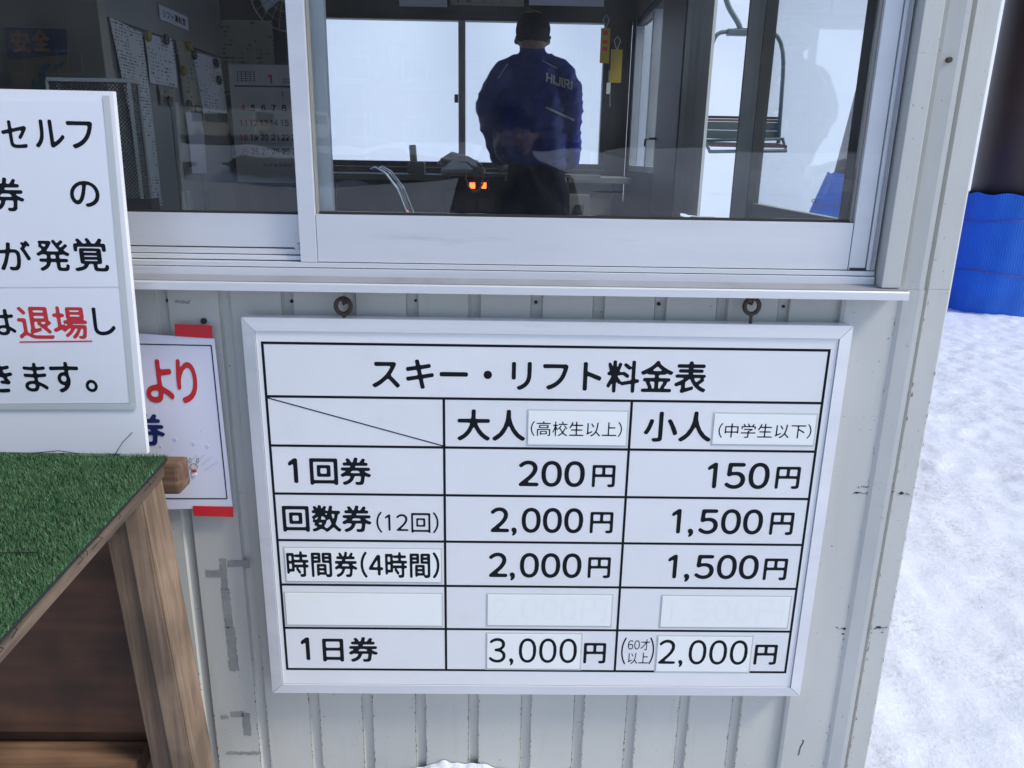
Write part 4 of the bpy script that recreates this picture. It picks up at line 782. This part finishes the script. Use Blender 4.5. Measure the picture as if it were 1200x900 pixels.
def cab_paper(cs, name, m, lab, cat='paper', x=.012, grp=None):
    P = [PX(*c, CX+x) for c in cs]; b = MB(); f = [Vector(q) for q in P]; o_ = f[3].copy()
    n_ = 8; top = [f[0].lerp(f[1], k/n_) for k in range(n_+1)]; bot = [f[3].lerp(f[2], k/n_) for k in range(n_+1)]; g = []
    for j in range(n_+1):
        row = []
        for k in range(n_+1):
            q = top[k].lerp(bot[k], j/n_)-o_; q.x += .004*math.sin(k*.8+j*.5)+.006*(j/n_)**2; row.append(q)
        g.append(row)
    V1 = [[b.bm.verts.new(q) for q in r] for r in g]; V2 = [[b.bm.verts.new(q-Vector((.0012, 0, 0))) for q in r] for r in g]
    for j in range(n_):
        for k in range(n_):
            b.bm.faces.new((V1[j][k], V1[j+1][k], V1[j+1][k+1], V1[j][k+1])); b.bm.faces.new((V2[j][k], V2[j][k+1], V2[j+1][k+1], V2[j+1][k]))
    o = b.build(name, M[m], None, smooth=True); o.location = o_; return tag(o, lab, cat, grp)
cab_paper([(128, 20), (166, 38), (190, 241), (172, 243)], 'printed_sheet', 'sheet_print', 'long printed notice in a plastic sleeve, leftmost on the grey cabinet')
cab_paper([(169, 40), (201, 45), (208, 103), (175, 97)], 'printed_sheet', 'sheet_print2', 'white form held by two magnets on the cabinet beside the long notice')
cab_paper([(206, 47), (222, 50), (236, 124), (215, 122)], 'printed_sheet', 'old_paper', 'narrow yellowed slip with a black magnet at its foot on the cabinet')
cab_paper([(225, 60), (257, 69), (266, 133), (238, 133)], 'printed_sheet', 'sheet_print2', 'white form with dark magnets, rightmost on the grey cabinet')
cab_paper([(185, 100), (206, 103), (205, 122), (188, 123)], 'folded_note', 'old_paper', 'small yellowed note hanging below the white form', x=.008)
cab_paper([(217, 131), (236, 133), (242, 203), (225, 203)], 'paper_strip', 'paper', 'pale blank paper strip low on the grey cabinet')
for i, (px, py, m, lab) in enumerate([(173, 42, 'yellow', 'yellow magnet at top left of the first white form'), (194, 46, 'black', 'black magnet at top right of the first white form'), (222, 54, 'yellow', 'yellow magnet on top of the yellowed slip'), (227, 64, 'black', 'black magnet at top left of the rightmost form'), (253, 74, 'black', 'black magnet at top right of the rightmost form'), (215, 83, 'yellow', 'yellow magnet halfway down the yellowed slip'), (198, 119, 'black', 'black magnet on the small yellowed note'), (221, 123, 'black', 'black magnet at the foot of the yellowed slip'), (256, 94, 'black', 'black magnet on the right edge of the rightmost form')]):
    p = PX(px, py, CX+.02); o = MB().cyl((0, 0, 0), (.012, 0, 0), .028, 14, .024).build('magnet', M[m]); o.location = p; tag(o, lab, 'magnet', 'magnets on the cabinet')
# dark notice sheets behind, calendar on the rear wall
X0, X1, Z0, Z1 = rb_(262, 24, 322, 112, 3.68); o = B(X0, X1, 3.672, 3.676, Z0, Z1, 'faded_sheet', M['old_paper']); tag(o, 'large faded brown sheet on the rear wall above the calendar', 'paper')
cl = thing('calendar', 'large wall calendar with black dates and red Sundays beside the cabinet', 'calendar', (-1.5, 3.62, 1.3))
CY = 3.62
X0, X1, Z0, Z1 = rb_(273, 76, 372, 214, CY); B(X0+1.5, X1+1.5, -.002, .003, Z0-1.3, Z1-1.3, 'calendar_sheet', mat('calendar_paper', (.66, .66, .70), .6), cl)
def ct(s, a, b_, c, d_, m='ink', bold=.05):
    o = text_px(s, a, b_, c, d_, CY-.003, M[m], None, bold, name='date'); o.parent = cl; o.location = Vector(o.location)-Vector(cl.location)
def cbx(a, b_, c, d_, m, name='printed_bar'):
    x0_, x1_, z0_, z1_ = rb_(a, b_, c, d_, CY); B(x0_+1.5, x1_+1.5, -.0035, -.0022, z0_-1.3, z1_-1.3, name, M[m], cl)
cbx(275, 100.5, 372, 102.5, 'navy'); ct('1', 314, 87, 319, 98, 'calred', .06); ct('2026', 331, 92, 343, 97, 'navy', .02)
for i in range(5):
    cbx(278, 84+i*2.6, 299, 84.5+i*2.6, 'ink', 'rule'); cbx(278+i*5, 84, 278.6+i*5, 96, 'ink', 'rule')
ct('1', 329.5, 107, 332, 113.5, 'calred')
for r_, (y_, ds) in enumerate([(126.5, (4, 5, 6, 7, 8, 9)), (144, (11, 12, 13, 14, 15, 16)), (161, (18, 19, 20, 21, 22, 23)), (177.5, (25, 26, 27, 28, 29, 30))]):
    for c_i, d_ in enumerate(ds):
        cx_ = 284.5+c_i*12.1+r_*.7; hw = 2.8 if d_ < 10 else 4.6
        ct(str(d_), cx_-hw, y_-3.8, cx_+hw, y_+3.8, 'calred' if (c_i == 0 or d_ == 12) else 'ink')
ct('16 17 18 19 20 21', 309, 192, 342, 195.5, 'ink', .02)
# fan
fn = thing('wall_fan', 'round white wire-guard electric fan hanging under the ceiling', 'fan', tuple(PY(339, -7, 2.2)))
for r_ in (.158, .12, .08, .04): MB().tube([(math.cos(t)*r_, -.05-.03*(1-r_/.158), math.sin(t)*r_) for t in np.linspace(0, 2*math.pi, 40, endpoint=False)], .004 if r_ > .15 else .0018, 6, closed=True).build('guard_ring', M['alu_in'], fn, smooth=True)
for k in range(24): t = 2*math.pi*k/24; MB().tube([(math.cos(t)*.03, -.082, math.sin(t)*.03), (math.cos(t)*.1, -.075, math.sin(t)*.1), (math.cos(t)*.158, -.05, math.sin(t)*.158)], .0014, 4).build('guard_wire', M['alu_in'], fn)
for k in range(4):
    t = math.pi/2*k+.3; b = MB(); b.hexa([(math.cos(t+a)*r_, -.03+.02*a+c, math.sin(t+a)*r_) for r_, a in ((.03, -.3), (.03, .3)) for c in (0, .003) for _ in (0,)] + [(math.cos(t+a)*.13, -.03+.03*a+c, math.sin(t+a)*.13) for a in (-.35, .35) for c in (0, .003)]); b.build('blade', M['lightblue'], fn)
MB().cyl((0, .06, 0), (0, -.04, 0), .045, 18).build('motor', M['alu_in'], fn); MB().tube([(0, .06, 0), (0, .1, .12), (0, .1, .45)], .015, 8).build('bracket', M['alu_in'], fn)
# panel with the safety poster
pw_ = B(-2.69, -2.22, 2.02, 2.06, FZ, 2.60, 'wood_partition', M['inner']); tag(pw_, 'dark wooden partition at the far left behind the window', 'partition')
B2 = B(-2.24, -2.205, 1.95, 2.015, FZ, 2.5, 'timber_stud', mat('pale_wood', (.30, .2, .1), .6)); tag(B2, 'pale timber upright at the left edge of the booth interior', 'post')
sp = thing('safety_poster', 'safety poster with orange kanji on a blue band at the far left', 'poster', tuple(PY(10, 108, 1.9)))
def spq(cs, name, m, dy=0.):
    pts = [PY(*c, 1.9) for c in cs]; o = quad(pts, 1.9+dy-.002, 1.9+dy, name, M[m]); o.parent = sp; o.location = -Vector(sp.location); return o
M['poster_blue'] = mat('poster_blue', (.03, .06, .16), .5); M['poster_tan'] = mat('poster_tan', (.27, .22, .15), .5, var=.15); M['poster_orange'] = mat('poster_orange', (.42, .20, .12), .5); M['poster_teal'] = mat('poster_teal', (.02, .14, .22), .5)
spq([(6, 32), (78, 34), (80, 64), (9, 70)], 'blue_band', 'poster_blue'); spq([(9, 70.5), (80, 64.5), (84, 125), (20, 125)], 'tan_field', 'poster_tan')
for s, a in (('安', (13, 36, 35, 62)), ('全', (38, 34, 58, 60))):
    o = text_px(s, *a, 1.896, M['poster_orange'], None, .05); o.parent = sp; o.location = Vector(o.location)-Vector(sp.location)
for cs in ([(48, 78), (56, 74), (62, 78), (50, 86)], [(64, 78), (76, 72), (75, 76), (66, 82)], [(38, 92), (44, 96), (48, 108), (40, 106)], [(46, 86), (52, 84), (54, 106), (47, 106)]): spq(cs, 'teal_shape', 'poster_teal', -.004)
# mesh guard box just inside the glass
mb_ = thing('wire_mesh_box', 'grey wire mesh box standing on the counter just inside the window', 'mesh box', (-.95, .35, 1.331))
x0, x1, y0, y1, zt_ = PY(55, 95, .30)[0], PY(150, 92, .30)[0], .30, .345, PY(130, 92, .30)[2]
def mp_(b, n_, m): o = b.build(n_, m); o.parent = mb_; o.location = -Vector(mb_.location); return o
mp_(MB().box(x0, x1+.005, y0-.004, y1, zt_-.008, zt_, .001), 'top_tray', M['alu_in']); mp_(MB().box(x0, x1+.02, y0, y1, 1.331, 1.395), 'bottom_tray', M['black'])
for x in (x0, x1): mp_(MB().box(x-.003, x+.003, y0-.002, y0+.004, 1.395, zt_-.008), 'upright', M['alu_in']); mp_(MB().box(x-.003, x+.003, y1-.004, y1+.002, 1.395, zt_-.008), 'upright', M['alu_in'])
mm_ = MB(); r_ = .0011; st = .0085
def lattice(fn_, u0, u1, v0, v1):
    L_ = (v1-v0); n_ = int((u1-u0+L_)/st)
    for k in range(n_):
        for sg in (1, -1):
            a = u0-L_+k*st if sg == 1 else u0+k*st; ua, ub, va, vb = a, a+sg*L_, v0, v1
            if sg == -1: ua, ub = a, a-L_
            lo, hi = min(ua, ub), max(ua, ub); 
            t0, t1 = 0., 1.
            if ub != ua:
                ta, tb_ = (u0-ua)/(ub-ua), (u1-ua)/(ub-ua); t0, t1 = max(0, min(ta, tb_)), min(1, max(ta, tb_))
            if t1-t0 > .02: mm_.tube([fn_(ua+(ub-ua)*t0, v0+L_*t0), fn_(ua+(ub-ua)*t1, v0+L_*t1)], r_, 3, cap=False)
lattice(lambda u, v: (x1, u, v), y0, y1, 1.395, zt_-.008); lattice(lambda u, v: (u, y0, v), x0, x1, 1.395, zt_-.008)
tag(mp_(mm_, 'wire_mesh', M['dark']), kind='stuff')
# clear bent acrylic sheet and a tumbler on the counter
ac = thing('acrylic_holder', 'clear bent acrylic holder standing on the counter behind the right pane', 'holder', (-.23, .2, 1.331))
acm = glass_mat('clear_acrylic', (.9, .93, .94)); P_ = [(-.045, .14), (-.035, .145), (-.015, .135), (.012, .10), (.035, .04), (.055, -.0)]
b = MB(); b.extr([(a_, c) for a_, c in P_]+[(a_-.003, c-.003) for a_, c in P_[::-1]], -.05, .05, 'y'); b.build('bent_sheet', acm, ac, smooth=True)
for y in (-.05, .05): MB().tube([(a_-.002, y, c+.001) for a_, c in P_], .0016, 6).build('edge', M['alu'], ac, smooth=True)  # bright tubes stand in for highlights along the bent sheet
p = PZ(228, 232, 1.40); tl = thing('glass_tumbler', 'clear glass tumbler on the counter behind the left pane', 'glass', (PY(228, 240, .25)[0], .25, 1.331))
b = MB(); b.tube([(0, 0, 0), (0, 0, .085)], [.027, .032], 24, cap=False); b.build('wall', acm, tl, smooth=True); MB().cyl((0, 0, 0), (0, 0, .006), .026, 20).build('base', acm, tl)

# ------------------------------------------------------------------ outside to the right: lift pillars and chair
def pillar(x, y, r, mh, lean, label, flare=.10, z0=-.1):
    t = thing('lift_pillar', label, 'pillar', (x, y, 0), 'brown lift pillars wrapped in blue mats')
    b = MB(); b.tube([(0, 0, z0), (lean, 0, 5.5)], [r, r*.97], 48); b.build('steel_column', M['brown'], t, smooth=True)
    b = MB(); n_ = 300; rows = []
    for z, rr in ((-.06, r+.085+flare), (mh*.5, r+.07+flare*.45), (mh, r+.055)):
        rows.append([b.bm.verts.new((math.cos(2*math.pi*k/n_)*(rr+(.0045 if k % 2 else 0)+.012*math.sin(k*.09+z*3)+.006*math.sin(k*.31+z*7))+lean*z/5.5, math.sin(2*math.pi*k/n_)*(rr+(.0045 if k % 2 else 0)+.012*math.sin(k*.09+z*3)+.006*math.sin(k*.31+z*7)), z+.012*math.sin(k*.21))) for k in range(n_)])
    rows.append([b.bm.verts.new((math.cos(2*math.pi*k/n_)*(r+.03)+lean*mh/5.5, math.sin(2*math.pi*k/n_)*(r+.03), mh-.01)) for k in range(n_)])
    for A_, B_ in zip(rows[:-1], rows[1:]):
        for k in range(n_): b.bm.faces.new((A_[k], A_[(k+1) % n_], B_[(k+1) % n_], B_[k]))
    b.build('blue_mat', M['mat_blue'], t)
    for f in (.33, .78):
        rr = r+.085+flare*(1-f)*.95+.008
        MB().tube([(math.cos(a_)*rr+lean*mh*f/5.5, math.sin(a_)*rr, mh*f+.02*math.sin(a_*3+f*9)) for a_ in np.linspace(0, 2*math.pi, 64, endpoint=False)], .005, 6, closed=True).build('rope', M['rope'], t, smooth=True)
    return t
pillar(5.62, 6.95, .50, 1.22, .0, 'brown steel lift pillar wrapped in a blue mat at the right edge', flare=.03)
pillar(3.86, 6.9, .50, 1.40, .75, 'brown leaning pillar with blue mat seen through the side window', flare=.22)
ch = thing('lift_chair', 'hanging two-seat ski lift chair seen through the open side window', 'lift chair', tuple(PY(870, 178, 9)))
o_ = Vector(ch.location)
def cpt(px, py, dy=0.): return Vector(PY(px, py, 9))-o_+Vector((0, dy, 0))
def arc(pts, n_=6):
    out = [pts[0]]
    for i in range(1, len(pts)-1):
        a, b_, c = pts[i-1], pts[i], pts[i+1]
        for k in range(n_+1):
            t = k/n_; p1 = a.lerp(b_, .5+.5*t) if False else None
            u = a.lerp(b_, .62).lerp(b_, 0); v = b_.lerp(c, .38); out.append(u.lerp(b_, t).lerp(b_.lerp(v, t), t))
    out.append(pts[-1]); return out
MB().tube(arc([cpt(824, 168), cpt(832, 40), cpt(866, 35)]), .026, 10).build('side_frame', M['steel'], ch, smooth=True)
MB().tube(arc([cpt(912, 168), cpt(921, 38), cpt(866, 35)]), .026, 10).build('side_frame', M['steel'], ch, smooth=True)
MB().tube(arc([cpt(868, 37), cpt(866, 28), cpt(852, 6), cpt(845, -30), cpt(852, -120)]), .034, 10).build('hanger', M['steel'], ch, smooth=True)
MB().box(cpt(852, 36)[0], cpt(876, 36)[0], -.05, .05, cpt(860, 42)[2], cpt(860, 34)[2], .015).build('clamp', M['steel'], ch)
for (ya, yb, m, dy) in ((136, 139, 'dark', .05), (139.5, 142.5, 'redwood', .04), (143, 152.5, 'seat', .03), (153, 163, 'seat', .02)):
    MB().box(cpt(829, 148)[0], cpt(913, 148)[0], dy-.012, dy+.012, cpt(870, yb)[2], cpt(870, ya)[2], .003).build('backrest_slat', M[m], ch)
for k in range(4): MB().box(cpt(826, 168)[0], cpt(911, 168)[0], -.05-.11*k, .04-.11*k, cpt(870, 170+k)[2], cpt(870, 167+k)[2], .003).build('seat_slat', M['redwood' if k == 3 else 'seat'], ch)
MB().tube([cpt(822, 165, -.1), cpt(915, 163, -.1)], .018, 8).build('seat_rail', M['steel'], ch, smooth=True); MB().tube([cpt(822, 178, -.42), cpt(908, 177, -.42), cpt(914, 163, -.1)], .022, 8).build('seat_rail', M['steel'], ch, smooth=True)
MB().tube([cpt(822, 178, -.42), cpt(824, 160, 0)], .02, 8).build('side_rail', M['steel'], ch)

# ------------------------------------------------------------------ the person taking the picture, met as a dark reflection in the panes
pp = thing('person', 'person in dark winter clothes holding up a phone, reflected in the window', 'person', (.06, -1.98, .0))
def U(x, z, y=0.): return (x, y, z)
voxel_body('body', [([(U(0, 1.60, .02), .088), (U(0, 1.635, .015), .090)], (.92, 1.08, 1.1)), ([(U(0, 1.55, .04), .062), (U(0, 1.54, .05), .055)]), [(U(0, 1.56), .058), (U(0, 1.46), .062)], [(U(0, 1.59, .115), .012), (U(0, 1.575, .128), .016)],
    [(U(-.087, 1.595, .01), .013), (U(-.086, 1.58, .01), .011)], [(U(.087, 1.595, .01), .013), (U(.086, 1.58, .01), .011)],
    ([(U(0, 1.36), .12), (U(0, 1.1), .13), (U(0, .92), .14)], (1.15, .75, 1)), [(U(-.17, 1.37), .045), (U(-.252, 1.17, .09), .030), (U(-.14, 1.40, .32), .030), (U(-.125, 1.46, .385), .03)], [(U(.17, 1.37), .045), (U(.252, 1.17, .09), .030), (U(.045, 1.40, .32), .030), (U(.02, 1.46, .385), .03)],
    [(U(-.10, .88), .085), (U(-.12, .48), .06), (U(-.13, .10), .045)], [(U(.10, .88), .085), (U(.12, .48), .06), (U(.13, .10), .045)]]
    + [[(U(-.130, 1.475+.018*k, .392), .0095), (U(-.118, 1.477+.018*k, .420), .009), (U(-.100-.003*k, 1.478+.018*k, .432), .008)] for k in range(4)]
    + [[(U(.012, 1.475+.018*k, .392), .0095), (U(.006, 1.477+.018*k, .420), .009), (U(-.008+.003*k, 1.478+.018*k, .432), .008)] for k in range(4)]
    + [[(U(-.122, 1.452, .39), .011), (U(-.100, 1.458, .40), .0095)], [(U(.010, 1.452, .39), .011), (U(-.012, 1.458, .40), .0095)]], M['skin'], pp, .010, 3)
voxel_body('coat', [([(U(0, 1.50), .075), (U(0, 1.46), .09)], (1.05, .95, 1)), ([(U(0, 1.38), .165), (U(0, 1.2), .178), (U(0, 1.0), .175), (U(0, .86), .172)], (1.08, .8, .6)),
    [(U(-.10, 1.43), .06), (U(-.19, 1.38), .075), (U(-.255, 1.16, .09), .066), (U(-.145, 1.395, .31), .048)], [(U(.10, 1.43), .06), (U(.19, 1.38), .075), (U(.255, 1.16, .09), .066), (U(.045, 1.395, .31), .048)]], M['coat'], pp, .014, 6)
voxel_body('trousers', [([(U(0, .90), .15), (U(0, .80), .15)], (1.1, .8, .8)), [(U(-.10, .84), .10), (U(-.12, .48), .08), (U(-.13, .12), .07)], [(U(.10, .84), .10), (U(.12, .48), .08), (U(.13, .12), .07)]], M['trousers'], pp, .014, 5)
for s_x in (-1, 1): voxel_body('boot', [[(U(.13*s_x, .09), .06), (U(.13*s_x, .06, .03), .055), (U(.14*s_x, .05, .17), .045)]], M['black'], pp, .012, 2)
voxel_body('knit_hat', [([(U(0, 1.645, .012), .098), (U(0, 1.665, .01), .094)], (1., 1.1, .95))], M['cap'], pp, .010, 4)
for sgn, hx in ((-1, -.130), (1, .012)):
    e_ = 1 if sgn > 0 else -1; tip = -.030 if sgn < 0 else .020
    voxel_body('glove', [[(U(-.14 if sgn < 0 else .045, 1.405, .325), .045), (U(-.128 if sgn < 0 else .022, 1.455, .375), .038), (U(hx, 1.50, .392), .030)]]
        + [[(U(hx, 1.475+.018*k, .392), .013), (U(hx+(.012 if sgn < 0 else -.006), 1.477+.018*k, .420), .0125), (U(hx+(.028 if sgn < 0 else -.020), 1.478+.018*k, .432), .0115)] for k in range(4)]
        + [[(U(hx+(.006 if sgn < 0 else -.002), 1.452, .39), .015), (U(hx+(.030 if sgn < 0 else -.024), 1.458, .40), .0135)]], M['black'], pp, .008, 2)
for s_x in (-.032, .032): MB().ball(U(s_x, 1.592, .108), .009, (1, .6, .6)).build('eye', M['white'], pp, smooth=True)
MB().tube([U(-.022, 1.545, .112), U(0, 1.541, .118), U(.022, 1.545, .112)], .004, 6).build('mouth', M['redwood'], pp, smooth=True)
fo = thing('phone', 'dark phone held up sideways in both hands of the reflected person', 'phone', (-.0, -1.548, 1.505)); B(-.078, .078, -.004, .004, -.037, .037, 'case', M['black'], fo, .003); MB().cyl((-.0, .004, 0), (-.0, .0065, 0), .008, 16).build('lens', M['alu_dk'], fo)

# ------------------------------------------------------------------ behind the viewer, met in the window reflections
bank = snow_heap('snow_bank', -34, 22, -45, -38, 1.75, .22, M['snow2'], 200, 40, seed=5); tag(bank, kind='structure')
for i, (x, z, s) in enumerate([(-17.4, .7, 1.2), (-6.0, .7, 2.2), (-8.9, .6, 1.9), (-3.4, .5, 1.9), (-12.0, .8, 1.2)]):
    r = random.Random(i); b = MB(); bmesh.ops.create_icosphere(b.bm, subdivisions=3, radius=1)
    for v in b.bm.verts: v.co = Vector((v.co.x*s*1.5, v.co.y*.6, v.co.z*s*.42))*(1+.35*math.sin(v.co.x*5+i)*math.cos(v.co.z*7+v.co.y*4))
    o = b.build('boulder', M['rock'], None, smooth=False); o.location = (x, -38.6, z); tag(o, ['squat dark boulder farthest left in the snow bank', 'broad dark boulder near the bank middle', 'second dark boulder in the bank, wide and low', 'dark boulder nearest the right end of the bank', 'small dark boulder between the vans and the wide boulders'][i], 'boulder', 'boulders in the snow bank')
def van(x, yv, rot, label):
    t = thing('parked_van', label, 'van', (x, yv, 2.15), 'vans parked behind the snow bank'); t.rotation_euler = (0, 0, rot)
    b = MB(); b.extr([(-2.2, .35), (-2.25, 1.0), (-1.9, 1.15), (-1.35, 1.9), (2.15, 1.92), (2.2, .35)], -.82, .82, 'y'); bmesh.ops.bevel(b.bm, geom=list(b.bm.edges), offset=.05, segments=2, affect='EDGES'); b.build('body', M['van'], t)
    MB().hexa([(-1.86, -.7, 1.17), (-1.86, -.7, 1.19), (-1.86, .7, 1.17), (-1.86, .7, 1.19), (-1.42, -.68, 1.78), (-1.45, -.68, 1.8), (-1.42, .68, 1.78), (-1.45, .68, 1.8)]).build('windscreen', M['black'], t)
    for s in (-1, 1):
        for a_, c_2 in ((-1.2, -.3), (-.2, .8), (.9, 1.9)): B(a_, c_2, s*.825-.006, s*.825+.006, 1.15, 1.72, 'side_window', M['black'], t)
        for xx in (-1.4, 1.4): w_ = MB().cyl((xx, s*.70, .32), (xx, s*.86, .32), .32, 20).build('wheel', M['tyre'], t)
        B(-2.275, -2.245, s*.62-.13, s*.62+.13, .78, .95, 'headlight', M['white'], t, .01)
    B(-2.28, -2.2, -.8, .8, .35, .55, 'bumper', M['grey'], t, .02)
for i, (x, ro) in enumerate([(-20.6, 1.9), (-18.6, 1.95), (-15.0, 1.85), (-12.3, 1.9)]): van(x, -49, ro, ['cream van parked at the left end of the row', 'cream van parked second from the left end', 'cream van parked second from the right end', 'cream van parked at the right end of the row'][i])
ld = thing('lodge', 'long dark lodge with a snow covered roof behind the parked vans', 'building', (-14, -60, 1.5))
B(-60, 55, -6, 2, 0, 13, 'wall', M['facade'], ld); b = MB(); b.extr([(-7, 13.0), (3.2, 13.0), (3.2, 13.5), (-2, 18), (-7, 13.6)], -61, 56, 'x'); b.build('roof', M['brown'], ld)  # lodge stretched and raised out of view so the panes reflect dark
b = MB(); b.extr([(-7.1, 13.65), (-2, 18.05), (3.3, 13.55), (3.4, 13.9), (-2, 18.5), (-7.2, 14)], -61.2, 56.2, 'x'); b.build('snow_cover', M['snow2'], ld)
for k in range(9):
    wf = B(-22+k*4.1, -20.2+k*4.1, 2.0, 2.06, 1.2, 2.8, 'window', M['alu_dk'], ld); B(-21.9+k*4.1, -20.3+k*4.1, 2.061, 2.09, 1.3, 2.7, 'pane', M['black'], wf)
    wf = B(-22+k*4.1, -20.2+k*4.1, 2.0, 2.06, 5.2, 6.8, 'window', M['alu_dk'], ld); B(-21.9+k*4.1, -20.3+k*4.1, 2.061, 2.09, 5.3, 6.7, 'pane', M['black'], wf)
# conifers added out of view to cut bright sky from the pane reflections
tree_i = 0
def conifer(x, y, h, seed, label, proto={}):
    r = random.Random(seed); t = thing('added_conifer', label, 'tree', (x, y, 1.8), 'added conifers behind the lodge side')
    b = MB(); b.tube([(0, 0, 0), (0, 0, h)], [.22, .03], 8); b.build('trunk', M['facade'], t)
    b = MB()
    for k in range(900):
        z = h*(.1+.9*r.random()**.8); rad = (h-z)/h*h*.22*(.35+.65*abs(math.sin(z*3.1)))*r.uniform(.3, 1.05); a = r.uniform(0, 6.283)
        c = Vector((math.cos(a)*rad, math.sin(a)*rad, z-rad*.25)); q = Vector((math.cos(a), math.sin(a), -.35))*r.uniform(.25, .5); n_ = Vector((-math.sin(a), math.cos(a), 0))*r.uniform(.06, .16)
        b.bm.faces.new([b.bm.verts.new(c-q*.4+n_), b.bm.verts.new(c-q*.4-n_), b.bm.verts.new(c+q)])
    b.build('crown', M['needle'], t)
for i in range(8):
    conifer(46+i*4.2+random.uniform(-1, 1), -58-random.uniform(0, 9), random.uniform(9, 15), i, ['tallest and bushiest', 'narrow', 'slightly leaning', 'short', 'wide-skirted', 'thin-topped', 'ragged', 'outermost'][i] + f' added dark conifer beyond the right end of the lodge, {["nearest the lodge", "second out", "third out", "fourth out", "fifth out", "sixth out", "seventh out", "farthest from the lodge"][i]}')
bpy.data.objects.remove(_to)
